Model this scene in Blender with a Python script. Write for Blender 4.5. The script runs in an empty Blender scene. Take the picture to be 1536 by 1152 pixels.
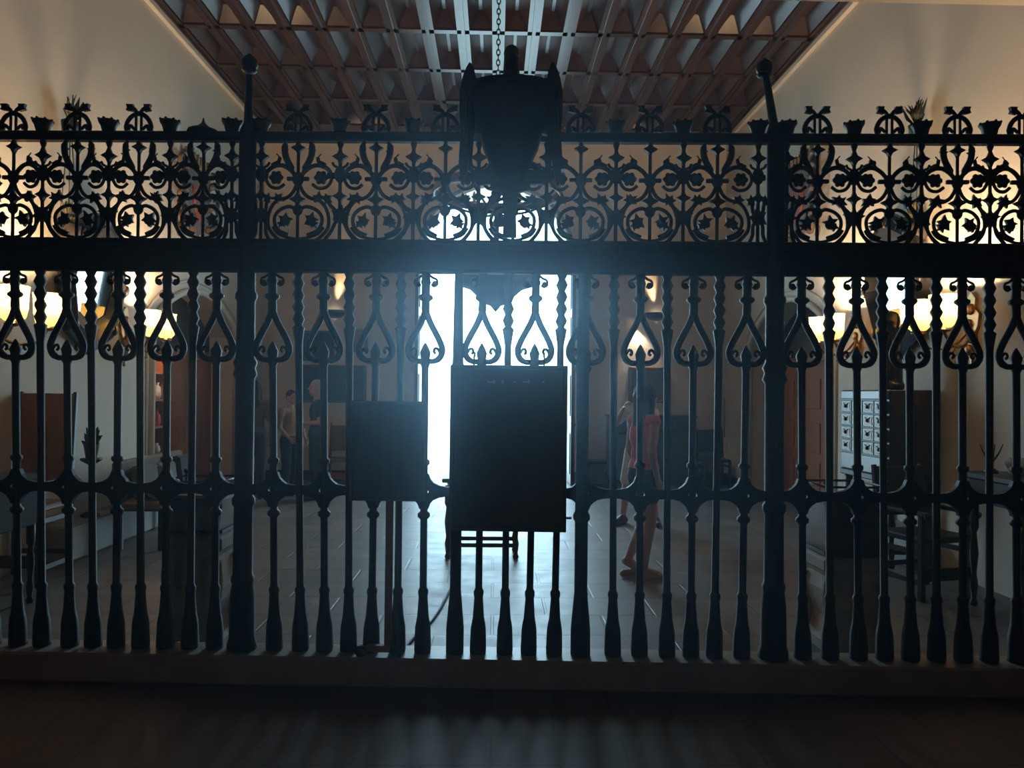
import bpy, math, random
from mathutils import Vector, Matrix, Euler
R = random.Random(7)
PI = math.pi
sc = bpy.context.scene
COL = sc.collection

# ------------------------------------------------------------------ camera
F = 1150.0
W_, H_ = 1536.0, 1152.0
VX, VY, ROLL = 742.0, 588.0, 0.0105
CAMZ = 1.6
yc = Vector(((VX - W_/2)/F, -(VY - H_/2)/F, -1.0)).normalized()
xc = Vector((math.cos(ROLL), -math.sin(ROLL), 0.0)); xc = (xc - yc*xc.dot(yc)).normalized()
zc = xc.cross(yc)
W2C = Matrix(((xc.x, yc.x, zc.x), (xc.y, yc.y, zc.y), (xc.z, yc.z, zc.z)))
C2W = W2C.transposed()
cam = bpy.data.cameras.new('camera')
camo = bpy.data.objects.new('camera', cam); COL.objects.link(camo)
m4 = C2W.to_4x4(); m4.translation = (0, 0, CAMZ); camo.matrix_world = m4
cam.sensor_width = 36.0; cam.lens = F/W_*36.0; cam.clip_start = 0.05; cam.clip_end = 200
sc.camera = camo

def P(px, py, Y):
    d = C2W @ Vector(((px - W_/2)/F, -(py - H_/2)/F, -1.0))
    t = Y/d.y
    return Vector((d.x*t, Y, CAMZ + d.z*t))
YG, ZS = 4.25, .16          # screen plane on the camera axis, top of its stone sill
TH = -math.atan(.042)       # the screen stands slightly askew to the hall
GE = Vector((math.cos(TH), math.sin(TH), 0)); GN = Vector((-math.sin(TH), math.cos(TH), 0))
def G(px, py, dy=0.0):
    """point on the (offset) screen plane under a pixel: distance along the screen, height"""
    d = C2W @ Vector(((px - W_/2)/F, -(py - H_/2)/F, -1.0))
    t = (YG*GN.y+dy)/d.dot(GN)
    w = d*t
    return w.dot(GE)-YG*GE.y, CAMZ+w.z
def GW(s_, dy=0.0, z=0.0):
    return Vector((0, YG, z))+GE*s_+GN*dy
def PX(px, py, X):
    d = C2W @ Vector(((px - W_/2)/F, -(py - H_/2)/F, -1.0))
    t = X/d.x
    return Vector((X, d.y*t, CAMZ + d.z*t))

# ------------------------------------------------------------------ materials
def newmat(name):
    m = bpy.data.materials.new(name); m.use_nodes = True
    nt = m.node_tree
    return m, nt, nt.nodes['Principled BSDF']
def s2l(c):
    return tuple(((v/255)/12.92 if v/255 <= .04045 else ((v/255+.055)/1.055)**2.4) for v in c)
def mat(name, col, rough=.6, metal=0.0, noise=0.12, scale=6.0, bump=0.0, spec=.5, stretch=(1,1,1), emis=None, es=0):
    m, nt, b = newmat(name)
    N, L = nt.nodes, nt.links
    tc = N.new('ShaderNodeTexCoord'); mp = N.new('ShaderNodeMapping')
    mp.inputs['Scale'].default_value = stretch
    L.new(tc.outputs['Object'], mp.inputs['Vector'])
    no = N.new('ShaderNodeTexNoise'); no.inputs['Scale'].default_value = scale; no.inputs['Detail'].default_value = 4
    L.new(mp.outputs['Vector'], no.inputs['Vector'])
    cr = N.new('ShaderNodeValToRGB')
    cr.color_ramp.elements[0].position = .3; cr.color_ramp.elements[1].position = .7
    cr.color_ramp.elements[0].color = tuple(max(0, c*(1-noise)) for c in col)+(1,)
    cr.color_ramp.elements[1].color = tuple(min(1, c*(1+noise)) for c in col)+(1,)
    L.new(no.outputs['Fac'], cr.inputs['Fac']); L.new(cr.outputs['Color'], b.inputs['Base Color'])
    b.inputs['Roughness'].default_value = rough; b.inputs['Metallic'].default_value = metal
    b.inputs['Specular IOR Level'].default_value = spec
    if bump:
        bp = N.new('ShaderNodeBump'); bp.inputs['Strength'].default_value = bump; bp.inputs['Distance'].default_value = .01
        L.new(no.outputs['Fac'], bp.inputs['Height']); L.new(bp.outputs['Normal'], b.inputs['Normal'])
    if emis:
        b.inputs['Emission Color'].default_value = emis+(1,); b.inputs['Emission Strength'].default_value = es
    return m

M = {}
M['iron'] = mat('wrought_iron', (.018, .019, .021), .55, .0, .3, 25, .25, spec=.35)
M['plaster'] = mat('cream_plaster', (.66, .585, .49), .85, 0, .05, 1.3, .05)
M['trimwhite'] = mat('cream_moulding', (.66, .57, .47), .6, 0, .05, 3)
M['ceilwood'] = mat('coffer_wood', (.032, .013, .009), .3, 0, .35, 5, .08, stretch=(1, .15, 1))
M['wood'] = mat('walnut_wood', (.085, .038, .018), .42, 0, .35, 8, .08, stretch=(1, 1, .15))
M['doorwood'] = mat('reddish_wood', (.3, .1, .036), .5, 0, .25, 7, .06, stretch=(1, 1, .12))
M['darkwood'] = mat('dark_wood', (.022, .014, .010), .42, 0, .35, 8, .06, stretch=(1, 1, .2))
M['leather'] = mat('brown_leather', (.15, .064, .022), .5, 0, .2, 9, .1)
M['blackleather'] = mat('black_leather', (.012, .011, .012), .4, 0, .2, 9, .1)
M['stone'] = mat('grey_stone', (.34, .31, .27), .8, 0, .22, 7, .3)
M['sill'] = mat('sill_stone', (.46, .39, .33), .4, 0, .2, 5, .15)
M['ledge'] = mat('ledge_stone', (.3, .29, .27), .5, 0, .15, 5, .15)
M['copper'] = mat('dark_copper', (.12, .055, .03), .5, .2, .3, 10, .1)
M['gilt'] = mat('gilt_bronze', (.36, .2, .07), .4, .8, .25, 20, .2)
M['board_glare'] = mat('sign_board_glare_tint', (.12, .22, .32), .6, 0, .12, 4)  # blue lens glare painted into the board's base colour
M['mutedprint'] = mat('faded_print', (.45, .5, .55), .6, 0, .05, 4)
M['boardbrown'] = mat('sign_board_brown', (.11, .1, .1), .6, 0, .15, 6, stretch=(4, 1, .3))
M['pine'] = mat('pine_wood', (.4, .23, .11), .6, 0, .2, 8, .05, stretch=(1, 1, .15))
M['rubber'] = mat('black_rubber', (.01, .01, .011), .6)
M['greenboard'] = mat('green_felt', (.02, .032, .03), .8, 0, .15, 30)
M['paper'] = mat('white_paper', (.7, .7, .68), .7, 0, .03, 5)
M['bone'] = mat('bone_inlay', (.75, .72, .66), .45, 0, .06, 20)
M['cabinetface'] = mat('drawer_wood', (.12, .115, .11), .3, 0, .15, 12)
M['leaf'] = mat('dried_leaves', (.06, .05, .025), .8, 0, .4, 15)
M['greenleaf'] = mat('green_leaves', (.012, .022, .012), .6, 0, .4, 15)
M['clay'] = mat('dark_clay', (.05, .035, .028), .7)
M['bronze'] = mat('dark_bronze', (.03, .024, .02), .38, .4, .3, 12, .15)
M['shield'] = mat('carved_shield_wood', (.12, .075, .05), .6, 0, .3, 12, .3)
M['shieldred'] = mat('faded_red_paint', (.2, .045, .03), .6, 0, .3, 12)
M['shieldgold'] = mat('faded_gold_paint', (.38, .2, .07), .5, .2, .3, 12)
M['velvet'] = mat('brown_upholstery', (.17, .13, .10), .85, 0, .2, 18, .15)
M['greycloth'] = mat('grey_upholstery', (.12, .115, .11), .9, 0, .15, 18, .1)
M['pinkcloth'] = mat('peach_cloth', (.55, .36, .27), .9)
M['whitecloth'] = mat('white_cloth', (.62, .6, .58), .9, 0, .06, 10)
M['skin'] = mat('skin', (.43, .24, .16), .55, 0, .08, 12)
M['darkhair'] = mat('dark_brown_hair', (.022, .013, .010), .75, 0, .4, 30, .2, stretch=(3, 3, .4), spec=.2)
M['greyhair'] = mat('grey_hair', (.3, .28, .26), .6, 0, .25, 40, .2)
M['coral'] = mat('coral_cotton', (.56, .1, .055), .85, 0, .12, 14, .1)
M['charcoal'] = mat('charcoal_cotton', (.03, .029, .03), .9, 0, .12, 14, .1)
M['lightcotton'] = mat('pale_cotton', (.5, .48, .46), .9, 0, .1, 14, .1)
M['navy'] = mat('navy_cotton', (.012, .017, .04), .85, 0, .12, 14, .1)
M['tan'] = mat('tan_cotton', (.42, .25, .13), .85, 0, .12, 14, .1)
M['greycotton'] = mat('grey_cotton', (.06, .055, .055), .85, 0, .12, 14, .1)
M['black'] = mat('black_cloth', (.01, .01, .012), .85, 0, .12, 14, .1)
M['sandal'] = mat('tan_leather_sandal', (.26, .14, .08), .5)
M['shoe'] = mat('dark_shoe', (.035, .025, .025), .5)
M['eye'] = mat('dark_eye', (.02, .012, .01), .2)
M['nearwall'] = mat('panelled_wood_dark', (.03, .018, .012), .5, 0, .3, 5, .05, stretch=(1, 1, .2))
M['paving'] = mat('plaza_paving', (.6, .58, .54), .8, 0, .1, 2)
M['lacquer'] = mat('black_lacquer', (.012, .010, .009), .35, 0, .3, 12, .1, spec=.25)
M['redframe'] = mat('red_brown_frame', (.2, .055, .03), .5)

def m_floor():
    m, nt, b = newmat('stone_slab_floor'); N, L = nt.nodes, nt.links
    tc = N.new('ShaderNodeTexCoord')
    br = N.new('ShaderNodeTexBrick')
    br.inputs['Scale'].default_value = 1.0
    br.inputs['Brick Width'].default_value = .78; br.inputs['Row Height'].default_value = .46
    br.inputs['Mortar Size'].default_value = .012; br.inputs['Mortar Smooth'].default_value = .3
    br.inputs['Color1'].default_value = (.135, .12, .108, 1); br.inputs['Color2'].default_value = (.2, .175, .155, 1)
    br.inputs['Mortar'].default_value = (.075, .065, .058, 1)
    L.new(tc.outputs['Object'], br.inputs['Vector'])
    no = N.new('ShaderNodeTexNoise'); no.inputs['Scale'].default_value = 5; no.inputs['Detail'].default_value = 6
    L.new(tc.outputs['Object'], no.inputs['Vector'])
    mx = N.new('ShaderNodeMixRGB'); mx.blend_type = 'MULTIPLY'; mx.inputs['Fac'].default_value = .5
    L.new(br.outputs['Color'], mx.inputs['Color1']); L.new(no.outputs['Color'], mx.inputs['Color2'])
    g = N.new('ShaderNodeMixRGB'); g.blend_type = 'MIX'; g.inputs['Fac'].default_value = .55
    L.new(mx.outputs['Color'], g.inputs['Color1']); L.new(br.outputs['Color'], g.inputs['Color2'])
    L.new(g.outputs['Color'], b.inputs['Base Color'])
    mr = N.new('ShaderNodeMapRange'); mr.inputs['To Min'].default_value = .34; mr.inputs['To Max'].default_value = .55
    L.new(no.outputs['Fac'], mr.inputs['Value']); L.new(mr.outputs['Result'], b.inputs['Roughness'])
    bp = N.new('ShaderNodeBump'); bp.inputs['Strength'].default_value = .35; bp.inputs['Distance'].default_value = .02
    ad = N.new('ShaderNodeMath'); ad.operation = 'MULTIPLY_ADD'; ad.inputs[1].default_value = .35
    iv = N.new('ShaderNodeMath'); iv.operation = 'SUBTRACT'; iv.inputs[0].default_value = 1
    L.new(br.outputs['Fac'], iv.inputs[1])
    L.new(no.outputs['Fac'], ad.inputs[0]); L.new(iv.outputs[0], ad.inputs[2])
    L.new(ad.outputs[0], bp.inputs['Height']); L.new(bp.outputs['Normal'], b.inputs['Normal'])
    b.inputs['Specular IOR Level'].default_value = .5
    return m
M['floor'] = m_floor()
def m_near():
    m, nt, b = newmat('polished_clay_tiles'); N, L = nt.nodes, nt.links
    tc = N.new('ShaderNodeTexCoord')
    br = N.new('ShaderNodeTexBrick'); br.inputs['Scale'].default_value = 1
    br.inputs['Brick Width'].default_value = .6; br.inputs['Row Height'].default_value = .3; br.inputs['Mortar Size'].default_value = .006
    br.inputs['Color1'].default_value = (.11, .068, .05, 1); br.inputs['Color2'].default_value = (.135, .083, .06, 1)
    br.inputs['Mortar'].default_value = (.045, .028, .02, 1)
    L.new(tc.outputs['Object'], br.inputs['Vector']); L.new(br.outputs['Color'], b.inputs['Base Color'])
    no = N.new('ShaderNodeTexNoise'); no.inputs['Scale'].default_value = 3; L.new(tc.outputs['Object'], no.inputs['Vector'])
    mr = N.new('ShaderNodeMapRange'); mr.inputs['To Min'].default_value = .5; mr.inputs['To Max'].default_value = .65
    L.new(no.outputs['Fac'], mr.inputs['Value']); L.new(mr.outputs['Result'], b.inputs['Roughness'])
    return m
M['nearfloor'] = m_near()
def m_shade():
    m, nt, b = newmat('cream_lamp_glass'); N, L = nt.nodes, nt.links
    out = N['Material Output']
    N.remove(b)
    t = N.new('ShaderNodeBsdfTranslucent'); t.inputs['Color'].default_value = (.15, .11, .036, 1)
    d = N.new('ShaderNodeBsdfDiffuse'); d.inputs['Color'].default_value = (.4, .32, .16, 1)
    mx = N.new('ShaderNodeMixShader'); mx.inputs['Fac'].default_value = .3
    L.new(t.outputs[0], mx.inputs[1]); L.new(d.outputs[0], mx.inputs[2]); L.new(mx.outputs[0], out.inputs['Surface'])
    return m
M['shade'] = m_shade()
m, nt, b = newmat('mirror_glass'); b.inputs['Metallic'].default_value = 1; b.inputs['Roughness'].default_value = .03
b.inputs['Base Color'].default_value = (.85, .88, .88, 1); M['mirror'] = m
m, nt, b = newmat('lit_bulb'); b.inputs['Emission Color'].default_value = (1, .82, .55, 1); b.inputs['Emission Strength'].default_value = 12; M['bulb'] = m

# ------------------------------------------------------------------ mesh builder
class MB:
    def __init__(s): s.v = []; s.f = []; s.smooth = []
    def add(s, vs, fs, smooth=False):
        o = len(s.v); s.v += [tuple(v) for v in vs]
        for f in fs: s.f.append(tuple(i+o for i in f)); s.smooth.append(smooth)
    def box(s, c, d, rot=None, bev=0.0):
        hx, hy, hz = d[0]/2, d[1]/2, d[2]/2
        if bev <= 0:
            vs = [Vector((x*hx, y*hy, z*hz)) for x in (-1, 1) for y in (-1, 1) for z in (-1, 1)]
            fs = [(0,1,3,2), (4,6,7,5), (0,4,5,1), (2,3,7,6), (0,2,6,4), (1,5,7,3)]
        else:
            b = min(bev, hx*.49, hy*.49, hz*.49)
            vs, ring = [], []
            def rect(z, ix, iy): return [Vector((-hx+ix, -hy+iy, z)), Vector((hx-ix, -hy+iy, z)), Vector((hx-ix, hy-iy, z)), Vector((-hx+ix, hy-iy, z))]
            def octa(z, i):
                return [Vector((-hx+b+i*0, -hy+i, z)), Vector((hx-b, -hy+i, z)), Vector((hx-i, -hy+b, z)), Vector((hx-i, hy-b, z)),
                        Vector((hx-b, hy-i, z)), Vector((-hx+b, hy-i, z)), Vector((-hx+i, hy-b, z)), Vector((-hx+i, -hy+b, z))]
            lev = [octa(-hz, b), octa(-hz+b, 0), octa(hz-b, 0), octa(hz, b)]
            for l in lev: vs += l
            fs = [tuple(range(7, -1, -1)), tuple(range(24, 32))]
            for k in range(3):
                for j in range(8):
                    a = k*8+j; q = k*8+(j+1) % 8
                    fs.append((a, q, q+8, a+8))
        c = Vector(c)
        if rot is not None: vs = [rot @ v for v in vs]
        s.add([v+c for v in vs], fs)
    def prism(s, poly, axis, a, b):
        # poly: list of 2D points; axis 'y': (x,z) extruded along y, 'x': (y,z), 'z': (x,y)
        def mk(p, t):
            if axis == 'y': return (p[0], t, p[1])
            if axis == 'x': return (t, p[0], p[1])
            return (p[0], p[1], t)
        n = len(poly)
        vs = [mk(p, a) for p in poly]+[mk(p, b) for p in poly]
        fs = [tuple(range(n)), tuple(range(2*n-1, n-1, -1))]+[(i, i+n, (i+1) % n+n, (i+1) % n) for i in range(n)]
        s.add(vs, fs)
    def tube(s, pts, rad, seg=8, cap=True, flat=1.0):
        pts = [Vector(p) for p in pts]; n = len(pts)
        if not isinstance(rad, (list, tuple)): rad = [rad]*n
        vs, fs = [], []
        t0 = (pts[1]-pts[0]).normalized()
        up = Vector((0, 1, 0)) if abs(t0.y) < .9 else Vector((1, 0, 0))
        u = (up - t0*up.dot(t0)).normalized()
        for i, p in enumerate(pts):
            t = (pts[min(i+1, n-1)]-pts[max(i-1, 0)])
            t = t.normalized() if t.length > 1e-9 else t0
            u = (u - t*u.dot(t)); u = u.normalized() if u.length > 1e-6 else t.orthogonal().normalized()
            w = t.cross(u)
            for k in range(seg):
                a = 2*PI*(k+.5)/seg
                vs.append(p + (u*math.cos(a)*flat + w*math.sin(a))*rad[i])
        for i in range(n-1):
            for k in range(seg):
                a = i*seg+k; b = i*seg+(k+1) % seg
                fs.append((a, b, b+seg, a+seg))
        if cap: fs += [tuple(range(seg-1, -1, -1)), tuple(range((n-1)*seg, n*seg))]
        s.add(vs, fs, seg > 5)
    def lathe(s, prof, c=(0, 0, 0), seg=16, axis='z', sq=False, lean=None):
        # prof: (r, h); lean: function h -> (dx,dy)
        vs, fs = [], []
        n = len(prof)
        for r, h in prof:
            for k in range(seg):
                a = 2*PI*(k+.5)/seg
                q = r/math.cos(PI/4) if sq else r
                x, y = q*math.cos(a), q*math.sin(a)
                if lean: d = lean(h); x += d[0]; y += d[1]
                if axis == 'z': p = (c[0]+x, c[1]+y, c[2]+h)
                elif axis == 'y': p = (c[0]+x, c[1]+h, c[2]+y)
                else: p = (c[0]+h, c[1]+x, c[2]+y)
                vs.append(p)
        for i in range(n-1):
            for k in range(seg):
                a = i*seg+k; b = i*seg+(k+1) % seg
                fs.append((a, b, b+seg, a+seg))
        fs += [tuple(range(seg-1, -1, -1)), tuple(range((n-1)*seg, n*seg))]
        s.add(vs, fs, seg > 5)
    def ball(s, c, r, nu=12, nv=8, rot=None):
        if not isinstance(r, (tuple, list)): r = (r, r, r)
        vs, fs = [], []
        c = Vector(c)
        vs.append(Vector((0, 0, -r[2])))
        for i in range(1, nv):
            ph = -PI/2+PI*i/nv
            for k in range(nu):
                a = 2*PI*k/nu
                vs.append(Vector((r[0]*math.cos(ph)*math.cos(a), r[1]*math.cos(ph)*math.sin(a), r[2]*math.sin(ph))))
        vs.append(Vector((0, 0, r[2]))); top = len(vs)-1
        for k in range(nu):
            fs.append((0, 1+(k+1) % nu, 1+k)); fs.append((top, top-nu+k, top-nu+(k+1) % nu))
        for i in range(nv-2):
            for k in range(nu):
                a = 1+i*nu+k; b = 1+i*nu+(k+1) % nu
                fs.append((a, b, b+nu, a+nu))
        if rot is not None: vs = [rot @ v for v in vs]
        s.add([v+c for v in vs], fs, True)
    def capsule(s, p0, r0, p1, r1, seg=12):
        p0, p1 = Vector(p0), Vector(p1)
        if (p1-p0).length < 1e-4: s.ball(p0, max(r0, r1)); return
        n = 5
        s.tube([p0.lerp(p1, i/n) for i in range(n+1)], [r0+(r1-r0)*i/n for i in range(n+1)], seg)
        s.ball(p0, r0); s.ball(p1, r1)
    def build(s, name, m, parent=None, fix=True):
        me = bpy.data.meshes.new(name); me.from_pydata(s.v, [], s.f); me.update()
        for p, sm in zip(me.polygons, s.smooth): p.use_smooth = sm
        if fix:
            import bmesh
            bm = bmesh.new(); bm.from_mesh(me); bmesh.ops.recalc_face_normals(bm, faces=bm.faces); bm.to_mesh(me); bm.free()
        if m is not None: me.materials.append(m)
        o = bpy.data.objects.new(name, me); COL.objects.link(o)
        if parent is not None: o.parent = parent
        return o
def curve(ctrl, n=6):
    # Catmull-Rom through control points
    p = [Vector(c) for c in ctrl]; out = []
    q = [p[0]*2-p[1]]+p+[p[-1]*2-p[-2]]
    for i in range(1, len(q)-2):
        for k in range(n):
            t = k/n; a, b, c, d = q[i-1], q[i], q[i+1], q[i+2]
            out.append(.5*((2*b)+(c-a)*t+(2*a-5*b+4*c-d)*t*t+(3*b-a-3*c+d)*t*t*t))
    out.append(p[-1]); return out
def empty(name, loc, label, cat, group=None, rz=0):
    o = bpy.data.objects.new(name, None); COL.objects.link(o); o.empty_display_size = .1
    o.location = loc; o.rotation_euler = (0, 0, rz)
    tag(o, label, cat, group); return o
def tag(o, label, cat, group=None, kind=None):
    if label: o['label'] = label
    if cat: o['category'] = cat
    if group: o['group'] = group
    if kind: o['kind'] = kind
    return o
def struct(o, label=None):
    o['kind'] = 'structure'
    if label: o['label'] = label
    return o
def copy_part(o, parent, loc=None):
    c = o.copy(); COL.objects.link(c); c.parent = parent
    if loc is not None: c.location = loc
    return c
def copy_tree(o, parent=None):
    c = o.copy(); COL.objects.link(c)
    if parent is not None: c.parent = parent
    for ch in list(o.children): copy_tree(ch, c)
    return c

# ------------------------------------------------------------------ room
XW, YB, ZC = 4.13, 13.7, 6.2
YN = -3.2                   # rear of the dark room the photo is taken from
def add_floor():
    e = XW+.7; q0, q1 = 4.25+.042*e, 4.25-.042*e
    b = MB(); b.prism([(-e, q0), (e, q1), (e, 15.0), (-e, 15.0)], 'z', -.2, 0); struct(b.build('floor', M['floor']))
    b = MB(); b.prism([(-e, YN), (e, YN), (e, q1), (-e, q0)], 'z', -.2, 0); struct(b.build('floor_front', M['nearfloor']))
    b = MB(); b.box((0, -.005, ZS/2), (2*XW-.02, .23, ZS), bev=.012)
    o = b.build('threshold', M['sill']); o.location = (0, YG, 0); o.rotation_euler = (0, 0, TH); struct(o)
    b = MB(); b.box((0, 30, -.12), (50, 29.9, .2)); struct(b.build('ground', M['paving']))
add_floor()
AY0, AY1, ASZ, AAZ = 9.3, 12.3, 2.42, 2.95
def arch_pts(n=14):
    out = []
    c = (AY0+AY1)/2; w = (AY1-AY0)/2; h = AAZ-ASZ
    r = (w*w+h*h)/(2*h); z0 = AAZ-r
    a0 = math.asin(w/r)
    for i in range(n+1):
        a = -a0+2*a0*i/n
        out.append((c+r*math.sin(a), z0+r*math.cos(a)))
    return out
for sx, nm in ((-1, 'left'), (1, 'right')):
    poly = [(YN, 0), (AY0, 0)]+arch_pts()+[(AY1, 0), (YB+.6, 0), (YB+.6, ZC+.5), (YN, ZC+.5)]
    b = MB(); b.prism(poly, 'x', sx*XW, sx*(XW+.45)); b.box((sx*(XW+.55), (YN+YB)/2, ZC/2), (.2, YB-YN+1.2, ZC+1))
    struct(b.build('wall_'+nm, M['plaster']))
    # arch moulding
    ap = [(AY0, 0.0)]+arch_pts(20)+[(AY1, 0.0)]
    b = MB(); b.tube([(sx*(XW-.01), p[0], p[1]) for p in ap], .05, 6)
    b.tube([(sx*(XW-.005), AY0-.13, 0)]+[(sx*(XW-.005), (AY0+AY1)/2+(p[0]-(AY0+AY1)/2)*1.087, p[1]+.13) for p in arch_pts(20)]+[(sx*(XW-.005), AY1+.13, 0)], .025, 6)
    struct(b.build('trim_arch_'+nm, M['trimwhite']))
    b = MB(); b.box((sx*(XW-.03), (4.6+YB)/2, ZC-.05), (.06, YB-4.6, .1), bev=.02)
    struct(b.build('trim_cornice_'+nm, M['trimwhite']))
    b = MB(); b.box((sx*(XW-.14), 8.1, .17), (.28, 2.1, .34), bev=.02)
    struct(b.build('trim_ledge_'+nm, M['ledge']))
    b = MB(); b.box((sx*(XW-.02), (AY1+YB)/2, .09), (.04, YB-AY1, .18)); struct(b.build('baseboard_'+nm, M['darkwood']))
    # pier that carries the end of the screen
    b = MB(); b.box((sx*(3.42+XW)/2, YG-sx*.042*3.78, 2.0+ZS/2), (XW-3.42, .2, 4.0-ZS)); struct(b.build('wall_pier_'+nm, M['plaster']))
PW, PSZ = 1.31, 3.96
poly = [(-XW-.6, 0), (-PW, 0)]+[(-PW*math.cos(PI*i/28), PSZ+PW*math.sin(PI*i/28)) for i in range(29)]+[(PW, 0), (XW+.6, 0), (XW+.6, ZC+.5), (-XW-.6, ZC+.5)]
b = MB(); b.prism(poly, 'y', YB, YB+.6); struct(b.build('wall_back', M['plaster']))
b = MB()
ap = [(-PW, 0)]+[(-PW*math.cos(PI*i/28), PSZ+PW*math.sin(PI*i/28)) for i in range(29)]+[(PW, 0)]
b.tube([(p[0]*1.05, YB-.005, p[1]*1.0+(.06 if p[1] > 0 else 0)) for p in ap], .05, 6)
struct(b.build('trim_portal', M['stone']))
for k, sx in enumerate((-1, 1)):
    b = MB(); b.box((sx*(PW+XW)/2, YB-.02, .09), (XW-PW-.1, .04, .18)); struct(b.build('baseboard_back_'+('left', 'right')[k], M['darkwood']))
b = MB(); b.box((0, YN-.1, 3), (2*XW+1.2, .2, 7.4)); struct(b.build('wall_front', M['nearwall']))
b = MB(); b.box((0, (YN+4.5)/2, 4.1), (2*XW, 4.5-YN, .2)); struct(b.build('ceiling_front', M['nearwall']))
b = MB(); b.box((0, 4.4, (4.0+ZC+.5)/2), (2*XW, .4, ZC+.5-4.0)); struct(b.build('wall_lintel', M['plaster']))
for sx, nm in ((-1, 'left'), (1, 'right')):
    b = MB(); b.box((sx*(XW-.03), (YN+4.1)/2, 2), (.06, 4.1-YN, 4)); struct(b.build('wall_front_'+nm, M['nearwall']))
# coffered ceiling
def coffers():
    b = MB(); px, py = .452, 1.19
    ys = [13.35-py*k for k in range(0, 8)][::-1]
    xs = [px*k for k in range(-9, 10)]
    rw, rl, dz, ix, iy = .08, .05, .17, .125, .2
    z = ZC
    # ribs flat bottoms: long & cross beams with depth
    for x in xs:
        b.box((x, (4.6+YB)/2, z+.02), (2*rw, YB-4.6, .04))
        b.box((x, (4.6+YB)/2, z-.008), (.045, YB-4.6, .03))
    for y in ys+[YB+.1]:
        b.box((0, y, z+.018), (2*XW, 2*rl, .036))
    for i in range(len(xs)-1):
        for j in range(len(ys)):
            y0 = ys[j]+rl; y1 = (ys[j+1]-rl) if j+1 < len(ys) else YB
            x0, x1 = xs[i]+rw, xs[i+1]-rw
            if y1-y0 < .36:
                b.box(((x0+x1)/2, (y0+y1)/2, z+.03), (x1-x0+.1, y1-y0, .05)); continue
            q = [(x0, y0, z+.03), (x1, y0, z+.03), (x1, y1, z+.03), (x0, y1, z+.03)]
            t = [(x0+ix, y0+iy, z+dz), (x1-ix, y0+iy, z+dz), (x1-ix, y1-iy, z+dz), (x0+ix, y1-iy, z+dz)]
            b.add(q+t, [(0, 1, 5, 4), (1, 2, 6, 5), (2, 3, 7, 6), (3, 0, 4, 7), (4, 5, 6, 7)])
    b.box((0, (4.6+YB)/2, z+.4), (2*XW+.2, YB-4.6+.4, .1))
    b.box((-XW-.02, (4.6+YB)/2, z+.05), (.1, YB-4.6, .1)); b.box((XW+.02, (4.6+YB)/2, z+.05), (.1, YB-4.6, .1))
    struct(b.build('ceiling', M['ceilwood'], fix=False))
coffers()
# open door leaves, folded back into the hall
for k, sx in enumerate((-1, 1)):
    r = bpy.data.objects.new('door_%d' % (k+1), None); COL.objects.link(r); r.location = (sx*(PW+.03), YB-.03, 0)
    struct(r)
    b = MB(); b.box((0, -.3, 1.95), (.06, .56, 3.86), bev=.008); b.build('door_panel', M['darkwood'], r)
    b = MB()
    for zz in (.55, 1.55, 2.55, 3.4):
        b.box((-sx*.035, -.3, zz), (.02, .38, .7), bev=.01)
    b.build('moulding', M['darkwood'], r)
    b = MB(); b.lathe([(.012, 0), (.012, .05), (.03, .055), (.033, .075), (.012, .09)], (-sx*.03, -.5, 1.05), 10, 'x'); b.build('handle', M['gilt'], r)

# wooden double doors and lit shelf in the two arched recesses
for sx, nm in ((-1, 'left'), (1, 'right')):
    r = bpy.data.objects.new('door_%d' % (3 if sx < 0 else 4), None); COL.objects.link(r); r.location = (sx*(XW+.42), 11.33, 0); struct(r)
    for q in (-1, 1):
        b = MB(); b.box((0, q*.465, 1.03), (.05, .92, 2.04), bev=.008)
        for zz in (.45, 1.0, 1.62):
            b.box((-sx*.03, q*.465, zz), (.02, .66, .42), bev=.01)
        b.build('door_leaf', M['doorwood'], r)
    b = MB(); b.box((0, -.97, 1.05), (.08, .08, 2.1)); b.box((0, .97, 1.05), (.08, .08, 2.1)); b.box((0, 0, 2.12), (.08, 2.02, .09)); b.build('door_frame', M['doorwood'], r)
    b = MB(); b.box((.01*sx, -.52, 2.58), (.03, 3.0, .82)); b.build('arch_shade_panel', M['darkwood'], r)  # added dark panel, stands in for shade in the arch head
    b = MB(); b.tube([(-sx*.05, -.06, 1.0), (-sx*.08, -.06, 1.0), (-sx*.08, -.16, 1.0)], .012, 6); b.build('door_handle', M['gilt'], r)

# ------------------------------------------------------------------ iron screen
S = F/YG                         # pixels per metre on the grille
def Z(y): return CAMZ+(VY-y)/S
def XG(px, py): return G(px, py)[0]
heart = [(-56,-52),(22,27),(99,105),(178,174),(251,248),(325,322),(408,412),(485,487),(565,557),(639,634),(724,717),(804,793),(881,879),(961,959),(1041,1036),(1121,1112),(1202,1204),(1284,1288),(1364,1366),(1443,1445),(1524,1525),(1604,1604)]
twist = [(-18,-12),(60,63),(136,140),(210,211),(290,285),(447,451),(524,523),(602,596),(763,757),(843,831),(921,919),(1001,1000),(1080,1071),(1243,1245),(1323,1327),(1404,1405),(1484,1484),(1565,1566)]
screen = empty('iron_screen', (0, YG, ZS), 'tall black wrought-iron screen of turned bars and scrolled frieze on a stone sill', 'screen', None, TH)
GS = XG(767, 900)
gate = empty('iron_gate', GW(GS, 0, ZS), 'pair of barred iron gates at the middle of the screen, between the two thick stiles', 'gate', None, TH)
def off(p): return GS if p is gate else 0.0
def u(px): return px/S
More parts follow.
